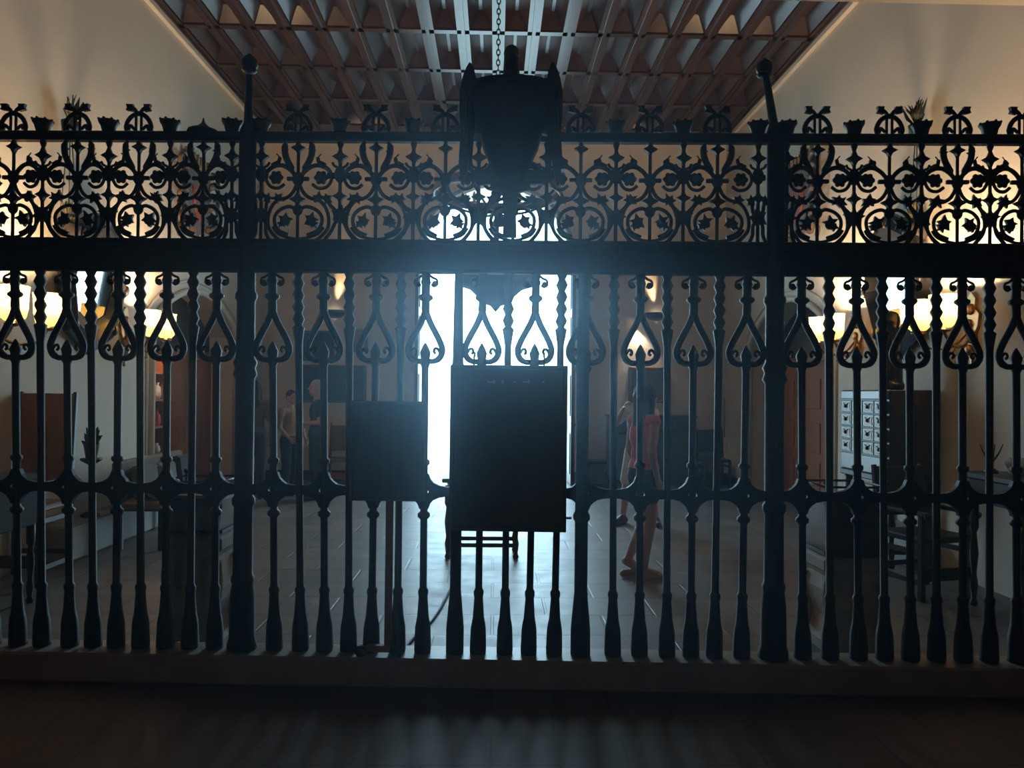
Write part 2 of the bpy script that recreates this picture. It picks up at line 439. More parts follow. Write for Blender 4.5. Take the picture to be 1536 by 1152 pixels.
def bar_local(kind, dxt):
    """mesh in local coords: x=0 at base, z=0 at sill top; dxt = lean at the top"""
    b = MB(); zb = ZS
    zt = Z(410)
    lean = lambda h: (dxt*max(0, min(1, h/(zt-zb))), 0)
    def q(y): return Z(y)-zb
    foot = [(u(12.5), 0.0), (u(13), q(972)), (u(12), q(942)), (u(11.5), q(938)), (u(9), q(925)), (u(6.8), q(895)), (u(8), q(890)), (u(8), q(886)), (u(5.6), q(882))]
    if kind == 'heart':
        prof = foot+[(u(5.4), q(780)), (u(9.5), q(776)), (u(9.5), q(771)), (u(5.8), q(768)), (u(5.6), q(700)), (u(8.5), q(697)), (u(8.5), q(692)), (u(5.4), q(690)), (u(5.4), q(552)), (u(8), q(546)), (u(7), q(538)), (u(8.5), q(530)), (u(5), q(522)), (u(1), q(515))]
        b.lathe(prof, (0, 0, 0), 8, lean=lean)
        up = [(u(3), q(478)), (u(6.5), q(466)), (u(6.0), q(453)), (u(11), q(449)), (u(11), q(445)), (u(6.5), q(442)), (u(6.5), q(428)), (u(8), q(424)), (u(6.5), q(420)), (u(7), q(408))]
        b.lathe(up, (0, 0, 0), 8, lean=lean)
    else:
        prof = foot+[(u(5.2), q(700)), (u(5.6), q(540)), (u(5.4), q(518)), (u(8.5), q(498)), (u(9.5), q(494))]
        y = 490
        k = 0
        while y > 412:
            prof += [(u(5.4), q(y)), (u(9.2), q(y-9))]; y -= 18
        prof += [(u(5.5), q(409))]
        b.lathe(prof, (0, 0, 0), 8, lean=lean)
    return b, lean, q
def heart_scroll(lean, q):
    b = MB()
    for s in (-1, 1):
        pts = [(0, 466), (3, 475), (8, 487), (15, 500), (22, 514), (25.5, 526), (22, 537), (14, 542.5), (5, 543)]
        pp = curve([(lean(q(y))[0]+s*u(x), 0, q(y)) for x, y in pts], 4)
        b.tube(pp, [u(5.0)]*(len(pp)-6)+[u(4.4)]*6, 8)
        # small inner curl
        pp = curve([(lean(q(y))[0]+s*u(x), 0, q(y)) for x, y in [(22, 530), (18, 524), (14, 524), (13, 529), (16, 531)]], 3)
        b.tube(pp, u(2.2), 6)
    return b
def curls(lean, q):
    b = MB()
    for s in (-1, 1):
        pp = curve([(lean(q(y))[0]+s*u(x), 0, q(y)) for x, y in [(4, 412), (10, 417), (16, 420), (17, 427), (12, 430), (8, 427)]], 4)
        b.tube(pp, u(1.9), 6); b.ball((lean(q(424))[0]+s*u(13), 0, q(426)), u(4.3), 8, 6)
    return b
def lock_node(hw_l, hw_r):
    """four-armed ring of the lock rail around a bar; local, origin on the rail's axis"""
    b = MB()
    def arm(s, L):
        top = [(L, 6.5), (L*.75, 7), (L*.5, 9), (14, 13), (9.5, 18), (6.5, 26)]
        return [(s*x, y) for x, y in top]
    r = arm(1, hw_r); l = arm(-1, hw_l)
    outl = r+list(reversed(l))+[(x, -y) for x, y in l]+[(x, -y) for x, y in reversed(r)]
    n = len(outl); inn = []
    for x, y in outl:
        k = abs(x)+abs(y); inn.append((x/k*8, y/k*8))
    vs = []
    for dy in (-.016, .016):
        vs += [(u(x), dy, u(y)) for x, y in outl]+[(u(x), dy, u(y)) for x, y in inn]
    fs = []
    for i in range(n):
        j = (i+1) % n
        fs += [(i, j, n+j, n+i), (2*n+j, 2*n+i, 3*n+i, 3*n+j), (j, i, 2*n+i, 2*n+j), (n+i, n+j, 3*n+j, 3*n+i)]
    b.add(vs, fs)
    return b
def is_gate(px): return 690 < px < 860
allx = sorted([XG(t, 430) for t, _ in heart+twist]+[XG(365, 430), XG(684, 430), XG(1163, 430)])
for kind, lst in (('heart', heart), ('twist', twist)):
    for t, bt in lst:
        par = gate if is_gate(t) else screen
        xb = XG(bt, 965); xt = XG(t, 430)
        if t == 881: xb = XG(873, 965); xt = XG(880, 430)
        b, lean, q = bar_local(kind, xt-xb)
        o = b.build('scroll_bar' if kind == 'heart' else 'twisted_bar', M['iron'], par)
        o.location = (xb-off(par), 0, 0)
        if kind == 'heart':
            heart_scroll(lean, q).build('heart_scroll', M['iron'], o)
            curls(lean, q).build('curl', M['iron'], o)
            xm = xb+lean(q(738))[0]
            cand = sorted(allx, key=lambda x: abs(x-xt))
            lft = [xt-x for x in allx if 0.05 < xt-x < .3]; rgt = [x-xt for x in allx if .05 < x-xt < .3]
            hl = (min(lft) if lft else .15)*S; hr = (min(rgt) if rgt else .15)*S
            nb = lock_node(hl, hr).build('lock_rail_node', M['iron'], par)
            nb.location = (xm-off(par), 0, Z(738)-ZS)
# gate stiles
for px, w in ((683, 8.5), (871, 10)):
    b = MB(); q = lambda y: Z(y)-ZS
    b.lathe([(u(w+5), 0), (u(w+5), q(940)), (u(w), q(885)), (u(w), q(780)), (u(w+3), q(776)), (u(w+3), q(770)), (u(w), q(765)), (u(w-.5), q(560)), (u(w+3), q(552)), (u(w), q(545)), (u(w-2), q(409))], (0, 0, 0), 10)
    o = b.build('gate_stile', M['iron'], gate); o.location = (XG(px, 900)-GS, 0, 0)
b = MB(); b.box((XG(767, 780)-GS, 0, Z(775)-ZS), (XG(860, 775)-XG(680, 775), .018, .012)); b.build('latch_rod', M['iron'], gate)
# posts with finials
def post(px_b, px_t, fin):
    b = MB(); q = lambda y: Z(y)-ZS
    xb, xt = XG(px_b, 950), XG(px_t, 300)
    xf = XG(fin[0], fin[1]+4)
    def lean(h):
        zt = q(205)
        if h <= zt: return ((xt-xb)*h/zt, 0)
        return ((xt-xb)+(xf-xt)*(h-zt)/(q(fin[1])-zt), 0)
    prof = [(u(22), 0), (u(22), q(970)), (u(19), q(960)), (u(18), q(900)), (u(15.5), q(880)), (u(17), q(876)), (u(17), q(870)), (u(14.5), q(866)), (u(14), q(765)), (u(17), q(760)), (u(17), q(752)), (u(14), q(748)), (u(14), q(572)), (u(18), q(566)), (u(15), q(556)), (u(18), q(548)), (u(14), q(540)), (u(13.5), q(455)), (u(16.5), q(450)), (u(16.5), q(444)), (u(13.5), q(440)), (u(13), q(215)), (u(12), q(195)), (u(7), q(185)), (u(6), q(150)), (u(5), q(112))]
    b.lathe(prof, (0, 0, 0), 12, lean=lean)
    o = b.build('post', M['iron'], screen); o.location = (xb, 0, 0)
    d = lean(q(fin[1]))[0]
    b = MB(); b.ball((d, 0, q(fin[1])), (u(13), u(13), u(12)), 14, 10); b.ball((d, 0, q(fin[1]-11)), u(4), 8, 6); b.lathe([(u(9), q(fin[1]+14)), (u(12), q(fin[1]+10)), (u(9), q(fin[1]+6))], (d, 0, 0), 12)
    b.build('finial', M['iron'], o)
post(363, 371, (374, 94)); post(1160, 1163, (1147, 99))
# rails
XL, XR = -3.42, 3.42
b = MB(); zc_ = (Z(361)+Z(411))/2-ZS; h = Z(361)-Z(411)
b.box((0, 0, zc_), (XR-XL, .05, h), bev=.006)
for dz in (-h/2+.012, h/2-.012, h/2-.045): b.box((0, 0, zc_+dz), (XR-XL, .074, .02), bev=.006)
b.build('frieze_rail', M['iron'], screen)
b = MB(); b.box((0, 0, (Z(199)+Z(213))/2-ZS), (XR-XL, .07, Z(199)-Z(213)), bev=.012); b.build('top_rail', M['iron'], screen)
# frieze scrollwork: A cells (big scrolls) and B spindles
Apx = [-80, 20, 116, 208, 305, 447, 564, 668, 770, 871, 975, 1076, 1226, 1334, 1436, 1533, 1634]
Bpx = [-30, 64, 163, 255, 348, 392, 510, 620, 718, 820, 924, 1025, 1137, 1180, 1281, 1382, 1485, 1585]
zf = Z(362)-ZS
def FZ(v): return zf+u(v)
def star(b, x, v, r, dy=.0):
    n = 5; pts = []
    ph = R.random()*2
    for i in range(2*n):
        rr = r*(1 if i % 2 == 0 else .5)*(1+.15*R.uniform(-1, 1)); a = ph+PI*i/n
        pts.append((u(x)+u(rr)*math.cos(a), FZ(v)+u(rr)*math.sin(a)))
    b.prism(pts, 'y', -.009+dy, .009+dy)
def dia(b, x, v, w, h):
    b.prism([(u(x-w), FZ(v)), (u(x-w*.35), FZ(v+h*.3)), (u(x), FZ(v+h)), (u(x+w*.35), FZ(v+h*.3)), (u(x+w), FZ(v)), (u(x+w*.35), FZ(v-h*.35)), (u(x), FZ(v-h)), (u(x-w*.35), FZ(v-h*.35))], 'y', -.012, .012)
def rosette_mesh():
    b = MB(); b.ball((0, 0, 0), (u(9.5), .016, u(9)), 10, 6)
    for i in range(6):
        a = i*PI/3; b.ball((u(7)*math.cos(a), 0, u(7)*math.sin(a)), (u(4.2), .012, u(4.2)), 8, 5)
    return b
rosette0 = None
def fr(x0, pts, s, n=4): return curve([(s*u(x), 0, FZ(v)) for x, v in pts], n)
def a_cell(px, lyre, kl, kr):
    global rosette0
    b = MB()
    b.tube([(0, 0, FZ(-2)), (0, 0, FZ(154))], u(2.6), 6)
    dia(b, 0, 140, 11, 12); dia(b, 0, 62, 13, 13)
    b.ball((0, 0, FZ(93)), (u(9), .018, u(11))); b.ball((0, 0, FZ(46)), (u(8), .016, u(9)))
    b.box((0, 0, FZ(93)), (u(34), .02, u(6)), bev=.004)
    ros = []
    for s, k in ((-1, kl), (1, kr)):
        def sc_(pts): return [(x*k, v) for x, v in pts]
        pp = fr(0, sc_([(2, 94), (9, 105), (20, 113), (32, 112), (41, 103), (42, 91), (36, 81), (26, 79), (18, 85)]), s)
        b.tube(pp, [u(3.4)]*(len(pp)//2)+[u(2.6)]*(len(pp)-len(pp)//2), 6)
        pp = fr(0, sc_([(1, 88), (6, 74), (14, 65), (26, 61)]), s); b.tube(pp, u(2.8), 6)
        pp = fr(0, sc_([(26, 62), (34, 52), (39, 36), (38, 18), (28, 4), (22, -1)]), s); b.tube(pp, u(2.8), 6)
        star(b, s*26*k, 64, 10)
        # horn of leaf above the scroll
        pp = fr(0, sc_([(34, 112), (27, 117), (25, 125), (29, 131)]), s); b.tube(pp, [u(5)]*5+[u(3)]*4+[u(1)]*(len(pp)-9), 6)
        pp = fr(0, sc_([(2, 45), (10, 51), (22, 47), (30, 37), (30, 24), (24, 14), (12, 8)]), s); b.tube(pp, u(2.8), 6)
        pp = fr(0, sc_([(0, 2), (12, 4), (26, 10), (33, 20)]), s); b.tube(pp, u(2.2), 6)
        star(b, s*17*k, 31, 12); star(b, s*21*k, 25, 8); b.ball((s*u(15*k), 0, FZ(28)), (u(6), .01, u(6)), 8, 5)
        if lyre:
            pp = fr(0, [(4, 98), (12, 112), (19, 126), (21, 140), (17, 152)], s); b.tube(pp, [u(2)]*3+[u(5)]*(len(pp)-6)+[u(3)]*3, 6)
            star(b, s*20, 136, 6)
        else:
            pp = fr(0, [(4, 98), (12, 108), (20, 114), (24, 121)], s); b.tube(pp, u(2.4), 6); b.ball((s*u(24), 0, FZ(121)), (u(5), .01, u(4)), 8, 5)
        ros.append(s*29*k)
    o = b.build('scroll_cell', M['iron'], screen); o.location = (XG(px, 280), 0, 0)
    for rx in ros:
        if rosette0 is None:
            rosette0 = rosette_mesh().build('rosette', M['iron'], o); rr = rosette0
        else: rr = copy_part(rosette0, o)
        rr.location = (u(rx), 0, FZ(95))
def b_cell(px, k):
    b = MB()
    b.tube([(0, 0, FZ(-2)), (0, 0, FZ(154))], u(2.8), 6)
    b.lathe([(u(3), FZ(154)), (u(5), FZ(146)), (u(3), FZ(140))], (0, 0, 0), 8)
    dia(b, 0, 127, 12, 14); dia(b, 0, 67, 11, 12)
    b.ball((0, 0, FZ(100)), (u(9), .016, u(13))); b.ball((0, 0, FZ(38)), (u(10), .018, u(11)))
    b.box((0, 0, FZ(98)), (u(40*k), .016, u(9)), bev=.004)
    star(b, 0, 38, 15)
    for s in (-1, 1):
        pp = fr(0, [(0, 100), (4, 110), (9, 113), (12, 118)], s); b.tube(pp, u(2), 6)
        pp = fr(0, [(0, 38), (7, 46), (15*k, 54), (20*k, 64)], s); b.tube(pp, u(2.8), 6)
        pp = fr(0, [(0, 36), (7, 26), (14*k, 12), (24*k, -1)], s); b.tube(pp, u(2.8), 6)
        star(b, s*19*k, 63, 9)
    o = b.build('scroll_spindle', M['iron'], screen); o.location = (XG(px, 280), 0, 0)
for i, a in enumerate(Apx):
    L_ = max([x for x in Bpx if x < a] or [a-50]); R_ = min([x for x in Bpx if x > a] or [a+50])
    a_cell(a, a in (116, 208, 305, 447, 564, 1076, 1226, 1436), min(1.2, (a-L_)/48), min(1.2, (R_-a)/48))
for bpx in Bpx:
    if bpx in (348, 392, 1137, 1180): b_cell(bpx, .55)
    else: b_cell(bpx, 1)
# cresting on the top rail
zt = Z(199)-ZS
crest0 = cup0 = None
def crest_mesh():
    b = MB()
    b.tube([(u(20)*math.cos(PI*i/14)*(1.0 if i not in (0, 14) else .9), 0, zt+u(2)+u(26)*math.sin(PI*i/14)) for i in range(15)], u(3.6), 6)
    b.tube([(u(-4), 0, zt), (u(-4), 0, zt+u(27))], u(2.2), 6); b.tube([(u(4), 0, zt), (u(4), 0, zt+u(27))], u(2.2), 6)
    for s in (-1, 1):
        b.tube(curve([(s*u(6), 0, zt+u(4)), (s*u(13), 0, zt+u(10)), (s*u(15), 0, zt+u(3))], 4), u(2.6), 6)
        b.tube(curve([(s*u(2), 0, zt+u(26)), (s*u(5), 0, zt+u(33)), (s*u(12), 0, zt+u(39))], 4), u(3), 6)
        b.prism([(s*u(x), zt+u(z)) for x, z in [(6, 34), (9, 31), (19, 33), (17, 37), (19, 42), (8, 42), (9, 38)]], 'y', -.011, .011)
    b.ball((0, 0, zt+u(28)), (u(6), .014, u(4)), 8, 6)
    return b
def cup_mesh():
    b = MB(); b.lathe([(u(9), zt-.002), (u(10), zt+u(3)), (u(11.5), zt+u(9)), (u(14.5), zt+u(14)), (u(14.5), zt+u(17)), (u(12), zt+u(16)), (u(9), zt+u(8)), (u(1), zt+u(7))], (0, 0, 0), 14)
    for i in range(8):
        a = i*PI/4; b.ball((u(14)*math.cos(a), u(14)*math.sin(a), zt+u(17)), u(2.4), 6, 4)
    return b
for a in Apx:
    if 700 < a < 830: continue
    if a == 305:
        b = MB(); b.lathe([(u(24), zt-.002), (u(22), zt+u(3)), (u(9), zt+u(8)), (u(5), zt+u(12)), (u(2.5), zt+u(15)), (u(.8), zt+u(22))], (0, 0, 0), 12)
        b.build('spike_finial', M['iron'], screen).location = (XG(a, 190), 0, 0); continue
    if crest0 is None: crest0 = crest_mesh().build('crest', M['iron'], screen); o = crest0
    else: o = copy_part(crest0, screen)
    o.location = (XG(a, 190), 0, 0)
for a in Bpx:
    if 700 < a < 830: continue
    if cup0 is None: cup0 = cup_mesh().build('candle_cup', M['iron'], screen); o = cup0
    else: o = copy_part(cup0, screen)
    o.location = (XG(a, 190), 0, 0)

# eagle over the gate
ex = XG(767, 200)
eagle = empty('eagle_sculpture', GW(ex, -.13, Z(362)), 'black iron eagle with raised wings rising above the centre of the screen', 'sculpture', None, TH)
def E(dx, y): return (u(dx), Z(y)-eagle.location.z)
b = MB()
for y0, y1, rx0, rx1 in ((140, 262, 40, 26),):
    n = 10
    prof = []
vs = [(128, 20), (132, 50), (150, 60), (175, 58), (200, 52), (215, 45), (235, 40), (255, 31), (268, 24), (285, 18)]
ring = []
bv, bf = [], []
for y, r in vs:
    for k in range(14):
        a = 2*PI*k/14; bv.append((u(r)*math.cos(a), .075*math.sin(a)*min(1, r/40), Z(y)-eagle.location.z))
for i in range(len(vs)-1):
    for k in range(14):
        a = i*14+k; c = i*14+(k+1) % 14; bf.append((a, c, c+14, a+14))
bf += [tuple(range(13, -1, -1)), tuple(range((len(vs)-1)*14, len(vs)*14))]
b.add(bv, bf, True)
b.build('body', M['iron'], eagle)
b = MB(); b.capsule((0, 0, E(0, 132)[1]), u(13), (0, 0, E(0, 98)[1]), u(11)); b.ball((0, -.01, E(0, 95)[1]), (u(11.5), u(14), u(12)))
b.tube([(0, u(10), E(0, 96)[1]), (0, u(24), E(0, 98)[1]), (0, u(28), E(0, 106)[1])], [u(6), u(4), u(1)], 6); b.build('head', M['iron'], eagle)
for s in (-1, 1):
    pts = [(30, 132), (52, 131), (54, 119), (57, 111), (61, 108), (66, 116), (71, 130), (75, 150), (75, 180), (73, 212), (75, 245), (73, 280), (68, 290), (64, 270), (60, 248), (57, 225), (54, 213), (44, 212), (34, 190), (30, 160)]
    b = MB(); b.prism([(s*E(x, y)[0], E(x, y)[1]) for x, y in pts], 'y', -.016, .016)
    for i in range(5):
        b.tube([(s*u(66-3*i), -.02, E(0, 150+i*8)[1]), (s*u(70-3*i), -.02, E(0, 205+i*14)[1])], [u(3), u(2)], 6)
    b.build('wing', M['iron'], eagle)
b = MB(); b.prism([(s_*u(x), Z(y)-eagle.location.z) for s_, x, y in [(-1, 22, 262), (1, 22, 262), (1, 30, 292), (1, 12, 298), (1, 9, 330), (1, 10, 363), (-1, 10, 363), (-1, 9, 330), (-1, 12, 298), (-1, 30, 292)]], 'y', -.014, .014); b.build('tail', M['iron'], eagle)
b = MB(); b.box((0, .0, E(0, 275)[1]), (u(100), .03, u(22)), bev=.006); b.build('cartouche', M['iron'], eagle)

# ------------------------------------------------------------------ boards in front of the gate
def GB(px, py): a = G(px, py, -.085); return Vector((a[0], 0, a[1]))
p0, p1 = GB(676, 547), GB(849, 798)
bc = (p0+p1)/2
sign = empty('sign_board', GW(bc.x, -.085, p1.z), 'large dark board, blue glare painted into its colour, hung on the bars of the central gate', 'sign', None, TH)
w, h = p1.x-p0.x, p0.z-p1.z
b = MB(); b.box((0, 0, h/2), (w-.03, .022, h-.03)); b.build('panel', M['board_glare'], sign)
b = MB()
for sx in (-1, 1): b.box((sx*(w/2-.012), 0, h/2), (.024, .034, h), bev=.004)
for zz in (.012, h-.012): b.box((0, 0, zz), (w, .034, .024), bev=.004)
b.build('frame', M['board_glare'], sign)
b = MB()
for x in (735, 741, 754, 772, 788, 793, 815):
    pt = GB(x, 573); ww = .028 if x in (735, 788) else .014
    b.box((pt.x-bc.x, -.0125, pt.z-p1.z), (ww, .002, .009)); 
    if x in (741, 754, 793): b.box((pt.x-bc.x, -.0125, pt.z-p1.z), (.006, .002, .026))
o = b.build('faded_lettering', M['mutedprint'], sign); o['label'] = 'faint pale line of lettering, too blurred to read'
b = MB()
for sx in (-1, 1): b.tube([(sx*w*.3, .0, h-.01), (sx*w*.3, .0, h+.05), (sx*w*.3, .06, h+.07), (sx*w*.3, .09, h+.05)], .005, 6)
b.build('hook', M['iron'], sign)

p0, p1 = GB(526, 601), GB(640, 752)
bc = (p0+p1)/2; sp = GB(582, 900).x
st = empty('sign_stand', GW(sp, -.085, ZS), 'small brown board on a pine pole standing on the sill, left of the gate', 'sign', None, TH)
w, h = p1.x-p0.x, p0.z-p1.z
b = MB(); b.box((bc.x-sp, 0, bc.z-ZS), (w, .018, h), bev=.004); b.build('board', M['boardbrown'], st)
b = MB()
for sx in (-1, 1): b.box((bc.x-sp+sx*(w/2-.01), -.004, bc.z-ZS), (.02, .022, h), bev=.003)
for sx in (-1, 1): b.box((bc.x-sp, -.004, bc.z-ZS+sx*(h/2-.01)), (w, .022, .02), bev=.003)
b.build('board_frame', M['boardbrown'], st)
zp = bc.z-ZS
b = MB(); b.box((0, .016, zp/2+.02), (.04, .024, zp), bev=.004); b.build('pole', M['pine'], st)
b = MB(); b.box((-.05, .004, .042), (.13, .04, .035), bev=.004); b.build('base_block', M['pine'], st)
for dx in (-.145, -.015+.06):
    b = MB(); b.box((dx, .004, .028), (.06, .05, .055), bev=.012); b.build('foot', M['rubber'], st)

# cable on the floor
pts = [P(668, 838, 7.36), ]
def onfloor(px, py):
    d = C2W @ Vector(((px-W_/2)/F, -(py-H_/2)/F, -1)); t = -(CAMZ-.008)/d.z
    return Vector((d.x*t, d.y*t, .008))
pts = [onfloor(686, 852), onfloor(680, 872), onfloor(671, 893), onfloor(658, 917), onfloor(642, 938), onfloor(625, 952)]
pts += [Vector((pts[-1].x-.09, 4.5, .02)), Vector((pts[-1].x-.13, 4.395, .1)), Vector((pts[-1].x-.16, 4.345, ZS+.012)), Vector((pts[-1].x-.175, 4.32, ZS+.01))]
b = MB(); b.tube(curve(pts, 5), .008, 8)
tag(b.build('power_cable', M['rubber']), 'thin black cable trailing across the slabs to the sill', 'cable')

# ------------------------------------------------------------------ chandelier
CY = 8.0
ch = empty('chandelier', (0, CY, P(742, 466, CY).z), 'large dark iron chandelier with pointed bowl hanging on a chain in the doorway light', 'chandelier')
def cz(y): return P(742, y, CY).z-ch.location.z
cu = CY/F
b = MB(); b.lathe([(.002, cz(468)), (4*cu, cz(464)), (8*cu, cz(459)), (20*cu, cz(455)), (28*cu, cz(445)), (40*cu, cz(434)), (58*cu, cz(428)), (60*cu, cz(420)), (58*cu, cz(400)), (62*cu, cz(385)), (55*cu, cz(383)), (12*cu, cz(378)), (6*cu, cz(370))], (0, 0, 0), 28); b.build('bowl', M['iron'], ch)
b = MB(); b.lathe([(5*cu, cz(372)), (4*cu, cz(340)), (8*cu, cz(335)), (4*cu, cz(330)), (4*cu, cz(300)), (9*cu, cz(290)), (4*cu, cz(280)), (3*cu, cz(225))], (0, 0, 0), 12); b.build('stem', M['iron'], ch)
b = MB()
for i in range(40):
    a, c = 2*PI*i/40, 2*PI*(i+1)/40
rp = [(95*cu*math.cos(2*PI*i/40), 95*cu*math.sin(2*PI*i/40), cz(288)) for i in range(41)]
b.tube(rp, .05, 8, flat=.5); b.build('ring', M['copper'], ch)
for i in range(8):
    a = 2*PI*(i+.5)/8; x, y = math.cos(a), math.sin(a)
    b = MB(); b.tube(curve([(4*cu*x, 4*cu*y, cz(318)), (40*cu*x, 40*cu*y, cz(316)), (80*cu*x, 80*cu*y, cz(300)), (95*cu*x, 95*cu*y, cz(288))], 4), .014, 6); b.build('arm', M['iron'], ch)
    b = MB(); b.lathe([(.02, 0), (.05, .01), (.055, .03), (.02, .035), (.018, .12), (.004, .15)], (95*cu*x, 95*cu*y, cz(286)), 10); b.build('candle', M['pinkcloth'], ch)
zt_ = ZC-.03-ch.location.z
b = MB(); z = cz(225); k = 0
while z < zt_:
    r_ = [(.018*math.cos(2*PI*i/10), 0, .035*math.sin(2*PI*i/10)) if k % 2 else (0, .018*math.cos(2*PI*i/10), .035*math.sin(2*PI*i/10)) for i in range(11)]
    b.tube([(p[0], p[1], p[2]+z) for p in r_], .006, 6, cap=False); z += .054; k += 1
b.build('chain', M['iron'], ch)
b = MB(); b.lathe([(.02, zt_-.05), (.06, zt_-.03), (.09, zt_+.03)], (0, 0, 0), 14); b.build('ceiling_rose', M['iron'], ch)

# ------------------------------------------------------------------ wall lamps
def point(name, loc, power, col, rad=.04, parent=None):
    l = bpy.data.lights.new(name, 'POINT'); l.energy = power; l.color = col; l.shadow_soft_size = rad
    o = bpy.data.objects.new(name, l); COL.objects.link(o); o.location = loc
    return o
WARM = (1.0, .72, .43)
LAMPW = 122
def sconce(sx, Y, zsh, sp, label):
    r = empty('wall_lamp', (sx*XW, Y, zsh), label, 'lamp', 'two-shade gilt wall lamps')
    b = MB()
    # carved gilt back plate
    pts = [(0, .2), (.06, .14), (.05, .06), (.11, .0), (.09, -.1), (.05, -.16), (.06, -.26), (.02, -.34), (0, -.46), (-.02, -.34), (-.06, -.26), (-.05, -.16), (-.09, -.1), (-.11, 0), (-.05, .06), (-.06, .14)]
    b.prism([(p[0], p[1]) for p in pts], 'x', 0, -sx*.03)
    for z_, y_ in ((.05, 0), (-.08, .03), (-.2, -.02), (-.3, .015)):
        b.ball((-sx*.035, y_, z_), (.03, .05, .05), 8, 6)
    b.build('back_plate', M['gilt'], r)
    for q in (-1, 1):
        yy = q*sp; X = -sx*(XW-3.75)
        b = MB(); b.tube(curve([(-sx*.03, 0, -.12), (-sx*.14, q*sp*.5, -.27), (-sx*.3, q*sp*.95, -.27), (X, yy, -.16)], 5), .013, 8)
        b.tube(curve([(-sx*.1, q*sp*.4, -.24), (-sx*.16, q*sp*.3, -.33), (-sx*.22, q*sp*.5, -.36)], 4), .008, 6)
        b.lathe([(.02, -.17), (.06, -.155), (.065, -.145), (.02, -.14), (.02, -.11)], (X, yy, 0), 12)
        b.build('arm', M['gilt'], r)
        b = MB()
        seg = 20; prof = [(.06, -.125), (.086, -.1), (.098, -.06), (.099, -.035), (.104, -.03), (.104, 0), (.106, .06), (.109, .12), (.113, .145)]
        vs, fs = [], []
        for rr, hh in prof:
            for k in range(seg):
                a = 2*PI*k/seg; vs.append((X+rr*math.cos(a), yy+rr*math.sin(a), hh))
        for i in range(len(prof)-1):
            for k in range(seg):
                a = i*seg+k; c = i*seg+(k+1) % seg; fs.append((a, c, c+seg, a+seg))
        b.add(vs, fs, True)
        o = b.build('lamp_shade', M['shade'], r, fix=False); 
        o.data.polygons[0].use_smooth = True
        b = MB(); b.lathe([(.012, -.11), (.014, -.02), (.022, .0), (.022, .03), (.006, .06)], (X, yy, 0), 10); b.build('bulb', M['bulb'], r)
        point('lamp_light', (sx*XW+X, Y+yy, zsh+.085), LAMPW, WARM, .03)
    return r
zs = P(1400, 470, 6.5).z-.0
sconce(-1, 6.27, P(55, 462, 6.27).z, .23, 'gilt wall lamp with two glowing shades, left wall, nearer the screen')
sconce(-1, 8.6, P(240, 488, 8.6).z, .21, 'gilt wall lamp with two glowing shades, left wall, beside the arch')
sconce(1, 6.52, P(1404, 472, 6.52).z, .19, 'gilt wall lamp with two glowing shades, right wall, nearer the screen')
sconce(1, 8.6, P(1243, 493, 8.6).z, .2, 'gilt wall lamp with two glowing shades, right wall, beside the arch')

# ------------------------------------------------------------------ octagonal mirrors
def mirror(sx, Y, zc, hw, hh, label):
    r = empty('wall_mirror', (sx*(XW-.07), Y, zc), label, 'mirror', 'octagonal mirrors on the side walls')
    r.rotation_euler = (0, -sx*math.radians(5), 0)
    def octo(k, d=0): return [(k*hw*math.sin(2*PI*i/8)*1.0, k*hh*math.cos(2*PI*i/8)) for i in range(8)]
    o_, i_ = octo(1), octo(.58); mid = octo(.82)
    vs, fs = [], []
    for ringp, x in ((o_, 0), (o_, -sx*.05), (mid, -sx*.1), (i_, -sx*.03), (i_, 0)):
        vs += [(x, p[0], p[1]) for p in ringp]
    for k in range(4):
        for i in range(8):
            j = (i+1) % 8; fs.append((k*8+i, k*8+j, k*8+8+j, k*8+8+i))
    b = MB(); b.add(vs, fs); b.build('frame', M['lacquer'], r)
    b = MB(); b.prism([(p[0]*.6/.58, p[1]*.6/.58) for p in i_], 'x', -sx*.012, -sx*.02); b.build('glass', M['mirror'], r)
    for i in range(8):
        a = 2*PI*i/8; b = MB(); b.ball((-sx*.085, .86*hw*math.sin(a), .86*hh*math.cos(a)), (.03, .05, .06), 8, 6); b.build('boss', M['lacquer'], r)
mirror(-1, 7.8, P(742-4.05/7.8*1150, 425, 7.8).z, .62, .72, 'dark framed octagonal mirror on the left wall between two lamps')
mirror(1, 7.65, P(742+4.05/7.65*1150, 428, 7.65).z, .62, .75, 'dark framed octagonal mirror on the right wall above the drawer cabinet')

# wall hangings: tuft bracket, cords and dried bunch
def hanging(sx, Y, ztop, zb, label):
    r = empty('hanging_basket', (sx*(XW-.1), Y, zb), label, 'hanging decoration', 'dried bunches on the side walls')
    H = ztop-zb
    b = MB()
    for i in range(46):
        a = R.uniform(0, 2*PI); rr = R.uniform(.05, .22); d = Vector((-sx*abs(math.cos(a))*.09, rr*math.sin(a)*.9, R.uniform(-.2, .22)))
        b.tube([(0, 0, -.05), tuple(d*.6), tuple(d)], [.006, .018, .003], 5, flat=.4)
    b.build('foliage', M['leaf'], r)
    b = MB(); b.lathe([(.05, -.24), (.1, -.15), (.11, -.05), (.09, -.04)], (0, 0, 0), 12); b.build('basket', M['clay'], r)
    b = MB()
    for q in (-1, 0, 1): b.tube([(0, q*.02, H), (0, q*.15, 0)], .006, 6)
    b.build('cord', M['leaf'], r)
    b = MB(); b.lathe([(.03, H-.05), (.07, H-.02), (.08, H+.08), (.04, H+.1)], (0, 0, 0), 10)
    for i in range(22):
        a = R.uniform(-1, 1); b.tube([(0, 0, H+.05), (-sx*R.uniform(-.03, .07), a*.1, H+.16), (-sx*R.uniform(-.03, .1), a*.17, H+R.uniform(.2, .34))], [.008, .02, .003], 5, flat=.4)
    b.build('palm_tuft', M['greenleaf'], r)
